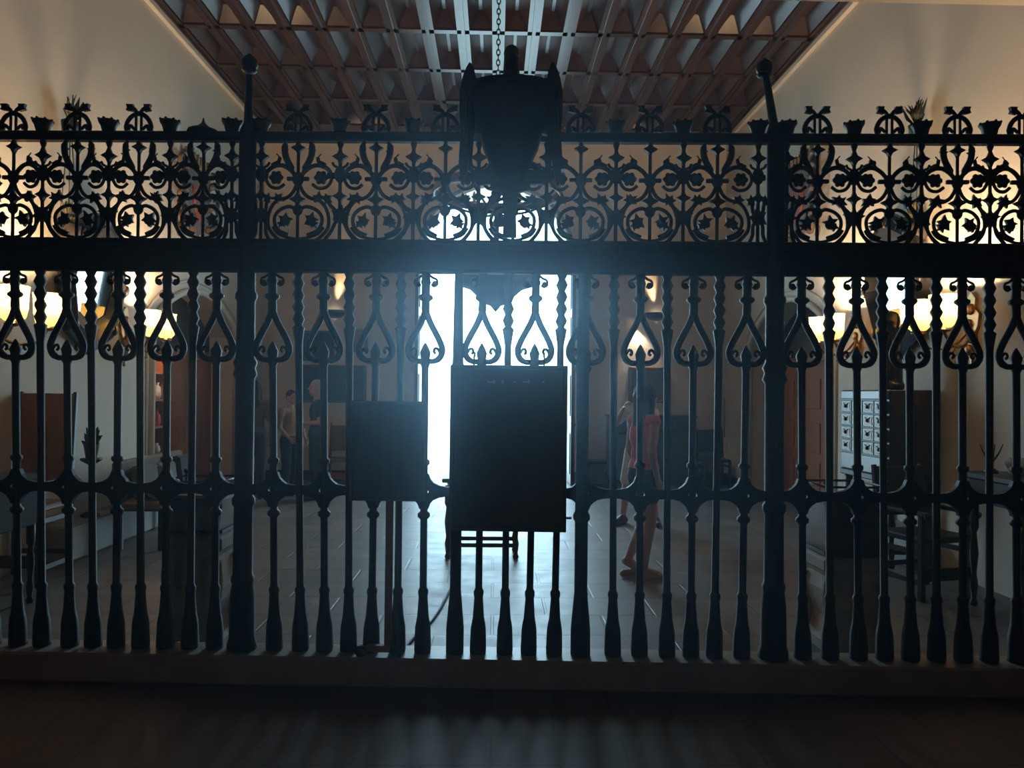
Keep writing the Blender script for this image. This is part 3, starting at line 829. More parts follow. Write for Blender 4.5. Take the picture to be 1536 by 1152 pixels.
hanging(-1, 7.3, P(105, 195, 7.3).z, P(105, 330, 7.3).z, 'dried bunch hung by cords from a palm tuft, high on left wall')
hanging(1, 7.25, P(1382, 200, 7.25).z, P(1382, 330, 7.25).z, 'dried bunch hung by cords from a palm tuft, high on right wall')

# heraldic carvings over the arches
def shield(sx, Y, zc, label):
    r = empty('carved_shield', (sx*(XW-.004), Y, zc), label, 'carving', 'painted carved shields over the side arches')
    b = MB(); pts = [(-.4, .4), (0, .44), (.4, .4), (.38, 0), (.25, -.3), (0, -.5), (-.25, -.3), (-.38, 0)]
    b.prism(pts, 'x', 0, -sx*.08); b.build('field', M['shield'], r)
    b = MB(); b.prism([(p[0]*.55, p[1]*.5-.05) for p in pts], 'x', -sx*.07, -sx*.11); b.build('boss', M['shieldred'], r)
    b = MB()
    for i in range(7):
        y = -.36+.12*i; b.prism([(y-.05, .44), (y+.05, .44), (y+.03, .56), (y, .62), (y-.03, .56)], 'x', -sx*.02, -sx*.07)
    b.box((-sx*.05, 0, .44), (.1, .84, .06), bev=.01)
    b.build('crown', M['shieldgold'], r)
    for q in (-1, 1):
        b = MB()
        for k in range(7):
            z0 = .4-k*.15; b.tube(curve([(-sx*.06, q*.36, z0), (-sx*.09, q*.55, z0+.08), (-sx*.09, q*.68, z0-.02), (-sx*.06, q*.58, z0-.09)], 4), [.05]*5+[.03]*8, 6)
        b.build('mantling', M['shield'], r)
shield(-1, 10.5, P(295, 300, 10.5).z, 'dark carved wooden coat of arms high on the left wall above the arch')
shield(1, 10.2, P(1208, 300, 10.2).z, 'painted wooden coat of arms high on the right wall above the arch')

# ------------------------------------------------------------------ back wall fittings
def uplighter(px, py, label, sx):
    p = P(px, py, YB)
    r = empty('uplighter', (p.x, YB, p.z), label, 'lamp', 'bowl uplighters on the back wall')
    b = MB(); vs, fs = [], []
    prof = [(.03, -.14), (.12, -.12), (.2, -.06), (.22, .0), (.2, .0), (.17, -.05), (.05, -.1)]
    n = 14
    for rr, hh in prof:
        for k in range(n+1):
            a = PI+PI*k/n; vs.append((rr*math.cos(a), rr*math.sin(a), hh))
    for i in range(len(prof)-1):
        for k in range(n):
            a = i*(n+1)+k; fs.append((a, a+1, a+n+2, a+n+1))
    b.add(vs, fs, True); b.build('bowl', M['bronze'], r)
    b = MB(); b.ball((0, -.08, -.04), .035, 10, 8); b.build('bulb', M['bulb'], r)
    l = bpy.data.lights.new('uplight', 'SPOT'); l.energy = 120; l.color = (1, .72, .4); l.spot_size = math.radians(32); l.spot_blend = .9; l.shadow_soft_size = .03
    o = bpy.data.objects.new('uplight', l); COL.objects.link(o); o.location = (p.x, YB-.09, p.z+.02)
    o.rotation_euler = (PI+math.radians(-6), math.radians(-sx*12), 0)
uplighter(502, 466, 'dark bowl uplighter on the back wall, left of the doorway', -1)
uplighter(984, 470, 'dark bowl uplighter on the back wall, right of the doorway', 1)
p = P(955, 479, YB-.1)
r = empty('spotlight', (p.x, YB, p.z), 'small spotlight shining down the back wall below the right uplighter', 'lamp')
b = MB(); b.tube([(0, 0, .04), (0, -.1, .04)], .01, 6); b.lathe([(.03, .06), (.035, -.02), (.04, -.04)], (0, -.1, 0), 10); b.build('housing', M['darkwood'], r)
b = MB(); b.ball((0, -.1, -.045), .03, 10, 6); b.build('bulb', M['bulb'], r)
l = bpy.data.lights.new('spot_down', 'SPOT'); l.energy = 45; l.color = (1, .88, .7); l.spot_size = math.radians(75); l.spot_blend = .7; l.shadow_soft_size = .03
o = bpy.data.objects.new('spot_down', l); COL.objects.link(o); o.location = (p.x, YB-.12, p.z-.09); o.rotation_euler = (math.radians(8), math.radians(-8), 0)

def framed(name, x0, y0, x1, y1, d, mf, mp, label, cat, fw=.04, cross=False, parts=True):
    a, c = P(x0, y0, YB), P(x1, y1, YB); w, h = c.x-a.x, a.z-c.z
    r = empty(name, ((a.x+c.x)/2, YB, c.z), label, cat)
    b = MB(); b.box((0, -d/2, h/2), (w-fw*.5, d*.7, h-fw*.5)); b.build('panel', mp, r)
    b = MB()
    for s in (-1, 1): b.box((s*(w/2-fw/2), -d/2, h/2), (fw, d, h), bev=.006); b.box((0, -d/2, h/2+s*(h/2-fw/2)), (w, d, fw), bev=.006)
    if cross: b.box((0, -d/2, h/2), (fw*.6, d, h))
    b.build('frame', mf, r); return r
framed('notice_board', 453, 547, 549, 604, .06, M['darkwood'], M['greenboard'], 'wide dark green board on the back wall left of the doorway', 'board')
framed('framed_picture', 456, 496, 503, 542, .05, M['darkwood'], M['greenboard'], 'small dark framed picture on the back wall above the green board', 'picture')
r = framed('wall_box', 527, 494, 552, 528, .12, M['darkwood'], M['copper'], 'small dark wall box right of the framed picture', 'box')
framed('window_cabinet', 943, 551, 997, 604, .1, M['redframe'], M['greycloth'], 'small two-pane wooden wall cabinet below the spotlight', 'cabinet', .035, True)
framed('framed_notice', 1086, 598, 1106, 656, .04, M['darkwood'], M['paper'], 'white notice in a narrow black frame on the back wall at far right', 'notice', .025)
p = P(1098, 556, YB)
r = empty('wall_lantern', (p.x, YB, p.z), 'small dark lantern on the back wall above the white notice', 'lamp')
b = MB(); b.tube([(0, 0, .1), (0, -.12, .12), (0, -.12, .08)], .008, 6); b.build('bracket', M['iron'], r)
b = MB(); b.lathe([(.03, -.1), (.06, -.09), (.07, .02), (.08, .03), (.02, .08)], (0, -.12, 0), 6); b.build('lantern_body', M['iron'], r)
b = MB(); b.ball((0, -.12, .06), .03, 8, 6); b.build('bulb', M['bulb'], r)

def legs4(parent, w, d, h, r, m, turned=True, name='leg'):
    for sx in (-1, 1):
        for sy in (-1, 1):
            b = MB()
            if turned: b.lathe([(r*.7, 0), (r, .02), (r*.6, .05), (r, h*.2), (r*.6, h*.3), (r*1.1, h*.5), (r*.6, h*.7), (r*1.1, h*.75), (r*1.1, h)], (sx*w/2, sy*d/2, 0), 10)
            else: b.box((sx*w/2, sy*d/2, h/2), (2*r, 2*r, h), bev=.005)
            b.build(name, m, parent)
# sideboard behind the woman, bench and chair
a, c = P(915, 624, 13.2), P(1042, 722, 13.2)
r = empty('sideboard', ((a.x+c.x)/2, 13.4, 0), 'long dark sideboard against the back wall right of the doorway', 'cabinet')
w, h = c.x-a.x, a.z
b = MB(); b.box((0, 0, h/2+.05), (w, .45, h-.1), bev=.01); b.build('body', M['darkwood'], r)
b = MB(); b.box((0, -.01, h), (w+.06, .5, .04), bev=.008); b.build('top', M['darkwood'], r)
for q in (-1, 1):
    b = MB(); b.box((q*w*.245, -.235, h*.42), (w*.44, .025, h*.62), bev=.008); d_ = b.build('door', M['darkwood'], r)
    b = MB(); b.ball((q*.06, -.262, h*.45), .018, 8, 6); b.build('knob', M['gilt'], d_)
    b = MB(); b.box((q*w*.245, -.235, h*.86), (w*.44, .025, h*.16), bev=.006); d_ = b.build('drawer', M['darkwood'], r)
    b = MB(); b.ball((q*w*.245, -.262, h*.86), .018, 8, 6); b.build('knob', M['gilt'], d_)
legs4(r, w-.1, .36, .1, .03, M['darkwood'], False)

def side_chair(loc, rz, w, seat_z, back_z, m, mp, label, group=None, arms=False, name='wooden_chair'):
    r = empty(name, loc, label, 'chair', group, rz)
    d = w*.95; t = .022
    for sx in (-1, 1):
        b = MB(); b.box((sx*(w/2-t), -d/2+t, (seat_z+(.2 if arms else 0))/2), (2*t, 2*t, seat_z+(.2 if arms else 0)), bev=.004); b.build('leg', m, r)
        b = MB(); b.tube([(sx*(w/2-t), d/2-t, 0), (sx*(w/2-t), d/2-t, seat_z), (sx*(w/2-t), d/2+.05, back_z)], [t*1.25, t*1.25, t], 4); b.build('leg', m, r)
        b = MB(); b.box((sx*(w/2-t), 0, .14), (.02, d-.05, .04)); b.build('side_rail', m, r)
        b = MB(); b.box((sx*(w/2-t), 0, seat_z-.1), (.02, d-.05, .04)); b.build('side_rail', m, r)
        if arms:
            b = MB(); b.box((sx*(w/2-t), -.02, seat_z+.21), (.06, d+.06, .03), bev=.008); b.ball((sx*(w/2-t), -d/2-.04, seat_z+.2), (.032, .03, .032), 8, 6); b.build('armrest', m, r)
    b = MB(); b.box((0, -d/2+t, .2), (w-.06, .025, .1), bev=.004); b.build('stretcher', m, r)
    b = MB(); b.box((0, d/2-t, .2), (w-.06, .02, .04)); b.build('stretcher', m, r)
    b = MB(); b.box((0, 0, seat_z), (w-.01, d, .05), bev=.015); b.build('seat', mp, r)
    b = MB(); b.box((0, d/2+.0, (seat_z+.12+back_z)/2), (w-.05, .03, back_z-seat_z-.14), bev=.008, rot=Matrix.Rotation(-.09, 3, 'X')); b.build('backrest', mp, r)
    for sx in () if arms else (-1, 1):
        b = MB(); b.ball((sx*(w/2-t), d/2+.05, back_z+.01), (.022, .022, .03), 8, 6); b.build('finial', M['gilt'], r)
    return r
pc = P(1073, 722, 13.1); side_chair((pc.x, 13.25, 0), 0, .5, .46, .98, M['darkwood'], M['blackleather'], 'dark wooden chair against the back wall right of the sideboard')
pc = P(905, 722, 13.1)
r = empty('low_chest', (pc.x-.12, 13.42, 0), 'low dark chest on the floor left of the sideboard', 'chest')
b = MB(); b.box((0, 0, .2), (.34, .42, .36), bev=.01); b.build('body', M['darkwood'], r)
b = MB(); b.box((0, 0, .4), (.38, .46, .05), bev=.012); b.build('lid', M['darkwood'], r)
pc = P(502, 735, 12.6); side_chair((pc.x+.05, 12.75, 0), 0, .45, .46, 1.02, M['doorwood'], M['velvet'], 'reddish wooden chair behind the man in navy')

# small table under the sign
a, c = P(667, 838, 7.4), P(778, 838, 7.4)
r = empty('console_table', ((a.x+c.x)/2, 7.55, 0), 'small dark wooden table with turned legs behind the big board', 'table')
w = c.x-a.x-.06
b = MB(); b.box((0, 0, .75), (w+.12, .48, .04), bev=.01); b.build('tabletop', M['darkwood'], r)
b = MB(); b.box((0, 0, .68), (w, .38, .1)); b.build('apron', M['darkwood'], r)
legs4(r, w, .34, .7, .032, M['wood'])
for q in (-1, 1): b = MB(); b.box((0, q*.17, .13), (w, .03, .04)); b.build('stretcher', M['wood'], r)

# ------------------------------------------------------------------ pedestals with planters just behind the screen
def pedestal(px, Y, wpx, ytop, yrim, label, mtop, group='stone pedestals behind the screen'):
    x = P(px, 850, Y).x; k = Y/F
    r = empty('stone_pedestal', (x, Y, 0), label, 'pedestal', group)
    hw = wpx/2*k; zr = P(px, yrim, Y).z; zt_ = P(px, ytop, Y).z
    b = MB(); b.lathe([(hw*.92, 0), (hw*.92, .06), (hw*.8, .09), (hw*.68, .2), (hw*.86, .3), (hw*.93, .38), (hw*.8, zr-.14), (hw*.9, zr-.1)], (0, 0, 0), 4, sq=True)
    for i in range(4):
        a = PI/2*i+PI/4; rr = hw*1.05
        b.tube(curve([(rr*1.1*math.cos(a), rr*1.1*math.sin(a), zr-.16), (rr*1.2*math.cos(a), rr*1.2*math.sin(a), zr-.26), (rr*1.05*math.cos(a), rr*1.05*math.sin(a), .25), (rr*1.15*math.cos(a), rr*1.15*math.sin(a), .1)], 4), .03, 6)
    b.build('shaft', M['stone'], r)
    b = MB(); b.box((0, 0, zr-.06), (hw*2, hw*2, .1), bev=.02); b.build('cap', M['stone'], r)
    return r, x, hw, zr, zt_
r, x, hw, zr, zt_ = pedestal(303, 4.85, 84, 735, 795, 'carved stone pedestal under the dark tub, left of the left post', None)
def tub(x, Y, hw, zr, zt_, m, label, flowers):
    t = empty('planter_tub', (x, Y, zr-.01), label, 'planter', 'tubs on the stone pedestals')
    H = zt_-zr
    b = MB(); b.lathe([(hw*.85, 0), (hw*.97, H*.5), (hw*1.02, H), (hw*.93, H), (hw*.9, H-.03), (.01, H-.03)], (0, 0, 0), 4, sq=True); b.build('tub', m, t)
    for z in (.03, H-.02):
        b = MB(); b.box((0, -hw*.97, z), (hw*2.04, .015, .02)); b.box((-hw, 0, z), (.015, hw*2, .02)); b.box((hw, 0, z), (.015, hw*2, .02)); b.build('iron_band', M['iron'], t)
    b = MB()
    for i in range(4):
        a = PI/2*i+PI/4; b.tube([(hw*1.35*math.cos(a), hw*1.35*math.sin(a), H*.6), (hw*1.42*math.cos(a), hw*1.42*math.sin(a), H+.1)], .008, 6); b.ball((hw*1.42*math.cos(a), hw*1.42*math.sin(a), H+.11), .016, 8, 6)
    ring = [(hw*math.copysign(1, math.cos(PI/2*i+PI/4)), hw*math.copysign(1, math.sin(PI/2*i+PI/4)), H+.08) for i in range(4)]
    b.tube(ring+[ring[0]], .008, 6)
    b.build('iron_gallery', M['iron'], t)
    if flowers:
        b = MB()
        for i in range(9):
            b.ball((R.uniform(-hw, hw), -hw*.9+R.uniform(0, .1), H+R.uniform(-.02, .07)), .011, 8, 6)
        b.build('white_buds', M['whitecloth'], t)
tub(x, 4.85, hw, zr, zt_, M['stone'], 'grey tub on the stone pedestal, left of the left post', False)
r, x, hw, zr, zt_ = pedestal(1263, 4.9, 90, 742, 826, 'carved stone pedestal under the brown tub, right of the right post', None)
tub(x, 4.9, hw, zr, zt_, M['copper'], 'brown tub with iron gallery on the pedestal right of the right post', True)

# ------------------------------------------------------------------ furniture along the side walls
# tall backed armchair, left
pc = P(70, 865, 6.5)
side_chair((-3.86, 6.45, 0), 0, .5, .62, 1.56, M['darkwood'], M['leather'], 'tall-backed brown leather armchair beside the left wall', None, True, 'armchair')
# settle, left
def settle():
    r = empty('upholstered_settle', (-3.58, 8.35, 0), 'low upholstered settle along the left wall beside the arch', 'sofa')
    b = MB(); b.box((.1, 0, .44), (.5, 1.5, .1), bev=.03); b.build('seat', M['velvet'], r)
    b = MB(); b.box((-.12, 0, .68), (.1, 1.5, .4), bev=.03); b.build('backrest', M['velvet'], r)
    for sx in (-.1, .3):
        for sy in (-.68, .68):
            b = MB(); b.box((sx, sy, .2), (.05, .05, .4), bev=.006); b.build('leg', M['darkwood'], r)
    b = MB(); b.box((.33, 0, .36), (.02, 1.4, .06)); b.build('rail', M['darkwood'], r)
settle()
def cushion(loc, d, m, label, rz=0):
    b = MB(); b.box((0, 0, d[2]/2), d, bev=min(d)*.4)
    o = b.build('cushion', m); o.location = loc; o.rotation_euler = (0, math.radians(-8), rz); tag(o, label, 'cushion', 'cushions on the settle'); return o
cushion((-3.5, 7.85, .492), (.12, .4, .34), M['greycloth'], 'grey cushion at the near end of the settle')
cushion((-3.5, 8.3, .492), (.12, .4, .32), M['velvet'], 'brown cushion in the middle of the settle')
cushion((-3.5, 8.8, .492), (.12, .44, .36), M['black'], 'black cushion at the arch end of the settle')
b = MB(); b.ball((0, 0, .09), (.11, .13, .09), 12, 8); o = b.build('folded_cloth', M['pinkcloth']); o.location = (-3.33, 7.72, .492); tag(o, 'small peach bundle on the near end of the settle seat', 'cloth')
b = MB(); b.box((0, 0, .09), (.16, .2, .18), bev=.05); o = b.build('white_bag', M['whitecloth']); o.location = (-3.33, 8.0, .492); tag(o, 'small white bag on the settle seat', 'bag')
# plant stand
pp = P(149, 668, 7.6)
r = empty('plant_stand', (-3.95, 7.62, .34), 'slim dark plant stand on the left ledge', 'stand')
b = MB(); b.lathe([(.09, 0), (.09, .02), (.02, .05), (.018, .5), (.1, .55), (.1, .57)], (0, 0, 0), 12); b.build('column', M['darkwood'], r)
r = empty('potted_plant', (-3.95, 7.62, .91), 'small dark green potted plant near the left wall', 'plant')
b = MB(); b.lathe([(.05, 0), (.07, .12), (.075, .13), (.06, .12), (.01, .11)], (0, 0, 0), 12); b.build('pot', M['clay'], r)
b = MB()
for i in range(40):
    a = R.uniform(0, 2*PI); rr = R.uniform(.02, .1); z = R.uniform(.14, .34)
    b.tube([(0, 0, .1), (rr*.6*math.cos(a), rr*.6*math.sin(a), z*.8), (rr*math.cos(a), rr*math.sin(a), z)], [.004, .022, .003], 5, flat=.35)
b.build('leaves', M['greenleaf'], r)
# lit shelf in left recess
def shelf(sx):
    r = empty('wall_shelf', (sx*(XW+.3), 9.86, 0), ('narrow lit display shelf' if sx < 0 else 'narrow display shelf')+' inside the arch of the '+('left' if sx < 0 else 'right')+' wall', 'shelf', 'display shelves in the arches')
    b = MB(); b.box((sx*.1, 0, 1.0), (.02, .7, 2.0))
    for q in (-1, 1): b.box((0, q*.35, 1.0), (.22, .03, 2.0))
    b.build('case', M['doorwood'], r)
    for z in (.1, .75, 1.1, 1.45, 1.8, 2.0):
        b = MB(); b.box((0, 0, z), (.22, .68, .025)); b.build('shelf_board', M['doorwood'], r)
    return r
shelf(-1)
kinds = [(M['whitecloth'], 'white'), (M['gilt'], 'golden'), (M['paper'], 'pale'), (M['coral'], 'red')]
for k, (z, row) in enumerate(((.763, 'lowest'), (1.113, 'second'), (1.463, 'third'))):
    for i in range(3):
        mm, cn = kinds[(i+k) % 4]
        b = MB(); hh = R.uniform(.12, .22)
        b.lathe([(.045, 0), (.06, hh*.3), (.05, hh*.7), (.025, hh*.85), (.035, hh)], (0, 0, 0), 10)
        o = b.build('vase', mm); o.location = (-(XW+.27), 9.64+.22*i, z)
        tag(o, '%s vase on the %s display row of the shelf, %s' % (cn, row, ('nearest the screen', 'in the middle', 'nearest the door')[i]), 'vase', 'vases on the display shelf')
point('shelf_light', (-(XW+.12), 9.75, 1.95), 8, WARM, .03)

# drawer cabinet (right) on its stand
A0 = P(1335, 588, 7.0); A1 = P(1410, 588, 7.0); zb = P(1370, 717, 7.0).z
cx0 = A0.x; far = 7.98
cab_w = XW-.02-cx0; cy = (7.0+far)/2; ztp = P(1370, 585, 7.0).z
r0 = empty('cabinet_stand', (cx0+cab_w/2, cy, 0), 'dark open table under the drawer cabinet by the right wall', 'table')
b = MB(); b.box((0, 0, zb-.03), (cab_w+.02, far-7.0+.04, .06), bev=.01); b.build('tabletop', M['darkwood'], r0)
legs4(r0, cab_w-.1, far-7.0-.12, zb-.06, .035, M['darkwood'])
b = MB(); b.box((-cab_w/2+.05, 0, .15), (.04, far-7.0-.14, .04)); b.build('stretcher', M['darkwood'], r0)
b = MB(); b.box((0, -(far-7)/2+.06, .15), (cab_w-.1, .04, .04)); b.build('stretcher', M['darkwood'], r0)
r = empty('drawer_cabinet', (cx0+cab_w/2, cy, zb), 'cabinet of small drawers with white inlaid fronts, by the right wall', 'cabinet')
H = ztp-zb; L_ = far-7.0
b = MB(); b.box((0, 0, H/2), (cab_w, L_, H), bev=.01)
b.box((.02, -L_/2-.008, H*.62), (.14, .02, .16), bev=.005); b.build('case', M['darkwood'], r)
b = MB(); b.box((-cab_w/2-.006, 0, .09), (.02, L_-.04, .16), bev=.006); b.build('base_panel', M['cabinetface'], r)
b = MB(); b.box((-cab_w/2-.006, 0, H-.05), (.02, L_-.04, .08), bev=.006); b.build('cornice', M['cabinetface'], r)
dh = (H-.28)/4; dw = (L_-.06)/4
for i in range(4):
    for j in range(4):
        b = MB(); b.box((0, 0, 0), (.024, dw-.014, dh-.014), bev=.005)
        d_ = b.build('drawer', M['cabinetface'], r); d_.location = (-cab_w/2-.008, -L_/2+.03+dw*(j+.5), .18+dh*(i+.5))
        b = MB(); b.prism([(-.38*dw, -.3*dh), (-.2*dw, -.34*dh), (0, -.26*dh), (.2*dw, -.34*dh), (.38*dw, -.3*dh), (.32*dw, 0), (.38*dw, .3*dh), (.2*dw, .34*dh), (0, .28*dh), (-.2*dw, .34*dh), (-.38*dw, .3*dh), (-.32*dw, 0)], 'x', -.012, -.016); b.build('inlay', M['bone'], d_)
        b = MB(); b.ball((-.022, 0, 0), (.016, .02, .018), 8, 6); b.tube([(-.017, -.05, .03), (-.017, 0, .01), (-.017, .05, .03)], .006, 5); b.build('knob', M['bronze'], d_)
# statue on cabinet
px_ = P(1326, 578, 7.45)
t = MB()
zz = 0
t.lathe([(.11, 0), (.12, .05), (.1, .08), (.1, .2), (.085, .4), (.095, .5), (.075, .58), (.03, .62)], (0, 0, 0), 14)
t.capsule((-.09, 0, .54), .035, (-.12, .03, .38), .03); t.capsule((-.12, .03, .38), .03, (-.04, .1, .4), .025)
t.capsule((.09, 0, .54), .035, (.13, .02, .4), .03); t.capsule((.13, .02, .4), .03, (.06, .1, .46), .025)
t.ball((0, .01, .69), (.055, .06, .075)); t.ball((0, -.02, .66), (.065, .055, .1))
def remesh(mb, name, m, parent, vox, sm=2):
    o = mb.build(name, m, parent)
    md = o.modifiers.new('r', 'REMESH'); md.mode = 'VOXEL'; md.voxel_size = vox; md.use_smooth_shade = True
    ms = o.modifiers.new('s', 'SMOOTH'); ms.iterations = sm; ms.factor = .5
    dg = bpy.context.evaluated_depsgraph_get(); dg.update()
    me = bpy.data.meshes.new_from_object(o.evaluated_get(dg))
    old = o.data; o.modifiers.clear(); o.data = me; bpy.data.meshes.remove(old)
    me.name = name
    for p in me.polygons: p.use_smooth = True
    if not me.materials: me.materials.append(m)
    return o
o = remesh(t, 'statue', M['lacquer'], None, .012); o.location = (cx0+.17, 7.3, ztp); o.rotation_euler = (0, 0, PI/2)
tag(o, 'dark robed statuette standing on top of the drawer cabinet', 'statue')
# armchair right
side_chair((3.52, 6.2, 0), PI*.08, .52, .47, 1.02, M['darkwood'], M['blackleather'], 'dark armchair with low back in front of the cabinet stand, right', None, True, 'armchair')
# dark table at the right edge with bowl
r = empty('side_table', (3.88, 5.55, 0), 'dark side table at the right edge against the wall', 'table')
b = MB(); b.box((0, 0, 1.0), (.46, .7, .05), bev=.01); b.build('tabletop', M['darkwood'], r)
b = MB(); b.box((0, 0, .89), (.4, .62, .18), bev=.006); b.build('apron', M['darkwood'], r)
legs4(r, .36, .56, .8, .03, M['darkwood'])
b = MB(); b.lathe([(.05, 0), (.06, .01), (.09, .06), (.1, .12), (.09, .12), (.05, .04), (.01, .03)], (0, 0, 0), 16)
o = b.build('white_bowl', M['whitecloth']); o.location = (3.9, 5.62, 1.026); tag(o, 'white bowl on the dark side table', 'bowl')
r = empty('side_table', (-3.62, 5.55, 0), 'dark side table with deep apron at the left edge beside the armchair', 'table')
b = MB(); b.box((0, 0, .94), (.5, .6, .04), bev=.01); b.build('tabletop', M['black'], r)
b = MB(); b.box((0, 0, .75), (.44, .52, .34), bev=.01); b.build('apron', M['black'], r)
legs4(r, .38, .46, .6, .028, M['lacquer'])
r = empty('antler_ornament', (3.76, 5.72, 1.026), 'small dark branching ornament on the side table', 'ornament')
b = MB(); b.lathe([(.05, 0), (.05, .02), (.015, .04), (.015, .1)], (0, 0, 0), 10); b.build('base', M['bronze'], r)
b = MB()
for a in (-1, -.4, .3, 1): b.tube(curve([(0, 0, .08), (a*.05, 0, .14), (a*.09, 0, .22)], 3), [.01, .01, .009, .008, .006, .005, .003], 6)
b.build('branch', M['bronze'], r)

# ------------------------------------------------------------------ people
def hand(b, w, d, n, s, curl=.5):
    """palm and five fingers; w wrist, d direction, n palm normal, s thumb side vector"""
    d, n, s = Vector(d).normalized(), Vector(n).normalized(), Vector(s).normalized(); w = Vector(w)
    for k in (-.022, -.007, .008, .023):
        b.capsule(w+d*.015+s*k*.7, .013, w+d*.085+s*k, .0125, 8)
    for k, l in ((.028, .062), (.0095, .072), (-.0095, .066), (-.028, .05)):
        p = w+d*.085+s*k; m1 = p+(d*math.cos(curl*.6)+n*math.sin(curl*.6))*l*.5
        m2 = m1+(d*math.cos(curl*1.5)+n*math.sin(curl*1.5))*l*.5
        b.capsule(p, .0095, m1, .009, 8); b.capsule(m1, .009, m2, .008, 8)
    p = w+d*.03+s*.028; q = p+(d*.6+s*.7+n*.2).normalized()*.04; e = q+(d*.9+s*.15+n*.35).normalized()*.034
    b.capsule(p, .012, q, .0105, 8); b.capsule(q, .0105, e, .009, 8)
BASE = dict(pelvis=(0, 0, .93), chest=(0, 0, 1.24), neck=(0, 0, 1.41), head=(0, .02, 1.585),
            sh=.175, hip=.085,
            elbL=(-.22, -.03, 1.11), wriL=(-.22, .05, .87), elbR=(.22, -.03, 1.11), wriR=(.22, .05, .87),
            kneL=(-.09, .02, .49), ankL=(-.09, -.02, .085), kneR=(.09, .02, .49), ankR=(.09, -.02, .085),
            ftL=(-.1, .13, .035), ftR=(.1, .13, .035), curl=.6)
def person(loc, rz, scale, J, look, label):
    j = dict(BASE); j.update(J)
    r = empty('person', loc, label, 'person', None, rz); r.scale = (scale,)*3
    V = {k: Vector(v) for k, v in j.items() if isinstance(v, tuple)}
    sh = {'L': Vector((-j['sh'], 0, 0))+V['neck']+Vector((0, 0, -.045)), 'R': Vector((j['sh'], 0, 0))+V['neck']+Vector((0, 0, -.045))}
    hp = {'L': V['pelvis']+Vector((-j['hip'], 0, -.04)), 'R': V['pelvis']+Vector((j['hip'], 0, -.04))}
    waist = V['pelvis'].lerp(V['chest'], .5)
    def torso(b, e):
        b.ball(V['chest'], (.15+e, .1+e, .17+e), 16, 10); b.ball(waist, (.125+e, .085+e, .15+e), 16, 10)
        b.ball(V['pelvis'], (.155+e, .105+e, .12+e), 16, 10)
        b.capsule(sh['L'], .05+e, sh['R'], .05+e); b.capsule(V['chest']+Vector((0, 0, .08)), .08+e, V['neck']+Vector((0, 0, -.05)), .06+e)
    b = MB(); torso(b, 0)
    b.capsule(V['neck']+Vector((0, 0, -.04)), .056, V['head']+Vector((0, -.02, -.07)), .05)
    hd = V['head']; turn = Matrix.Rotation(look.get('turn', 0), 3, 'Z')
    def hl(x, y, z): return hd+turn @ Vector((x, y, z))
    b.ball(hd, (.072, .092, .108), 14, 10); b.ball(hl(0, .045, -.06), (.05, .05, .06), 12, 8)
    b.capsule(hl(0, .088, .012), .01, hl(0, .108, -.02), .014); b.capsule(hl(-.018, .088, -.058), .009, hl(.018, .088, -.058), .009)
    for s in (-1, 1): b.ball(hl(s*.074, .0, -.008), (.012, .02, .032), 8, 6)
    for s in (-1, 1): b.ball(hl(s*.03, .078, .022), (.018, .012, .01), 8, 6)
    for s in 'LR':
        b.capsule(sh[s], .048, V['elb'+s], .036); b.capsule(V['elb'+s], .037, V['wri'+s], .024)
        d = V['wri'+s]-V['elb'+s]; sg = -1 if s == 'L' else 1
        n = Vector((-sg, .15, 0)); n = n-d*(n.dot(d)/d.dot(d)); ss = Vector(d).cross(n)*sg
        if ss.y < 0 and abs(d.z) > abs(d.y): ss = -ss
        hand(b, V['wri'+s], d, n, ss, j['curl'])
        b.capsule(hp[s], .085, V['kne'+s], .056); b.capsule(V['kne'+s], .054, V['kne'+s].lerp(V['ank'+s], .3)+Vector((0, -.015, 0)), .056)
        b.capsule(V['kne'+s].lerp(V['ank'+s], .3)+Vector((0, -.015, 0)), .055, V['ank'+s], .034)
        b.capsule(V['ank'+s]+(V['ank'+s]-V['ft'+s]).normalized()*.04*Vector((1, 1, 0)).length*.7+Vector((0, 0, -.045)), .032, V['ft'+s], .026); b.capsule(V['ft'+s], .026, V['ft'+s]+(V['ft'+s]-V['ank'+s]).normalized()*.05*Vector((1, 1, .0)).length*.7, .02)
        b.capsule(V['ank'+s], .034, V['ft'+s]+Vector((0, 0, .01)), .026)
    remesh(b, 'body', look.get('skin', M['skin']), r, .0085)
    # eyes
    b = MB()
    for s in (-1, 1): b.ball(hl(s*.03, .087, .016), (.011, .006, .006), 8, 6)
    b.build('eyes', M['eye'], r)
    # hair
    b = MB()
    if look['hair'] == 'long':
        b.ball(hl(0, -.012, .022), (.088, .1, .105)); b.capsule(hl(0, -.06, .0), .075, hl(0, -.075, -.22), .07); b.capsule(hl(-.03, -.075, -.2), .055, hl(-.03, -.07, -.36), .04); b.capsule(hl(.03, -.075, -.2), .055, hl(.03, -.07, -.38), .04)
        b.capsule(hl(-.065, -.01, 0), .03, hl(-.075, -.02, -.18), .028); b.capsule(hl(.065, -.01, 0), .03, hl(.075, -.02, -.18), .028)
    else:
        b.ball(hl(0, -.014, .03), (.08, .094, .095))
        b.ball(hl(0, -.05, -.02), (.06, .05, .06))
    remesh(b, 'hair', look['hairmat'], r, .011)
    # top
    b = MB(); e = .012
    b.ball(V['chest'], (.15+e, .1+e, .17+e), 16, 10); b.ball(waist, (.13+e, .09+e, .16+e), 16, 10); b.capsule(sh['L'], .05+e*.6, sh['R'], .05+e*.6)
    b.ball(V['pelvis']+Vector((0, 0, .03)), (.157+e, .108+e, .11+e), 16, 10)
    if look.get('sleeve', .5) > 0:
        for s in 'LR': b.capsule(sh[s], .05+e, sh[s].lerp(V['elb'+s], look['sleeve']), .042+e)
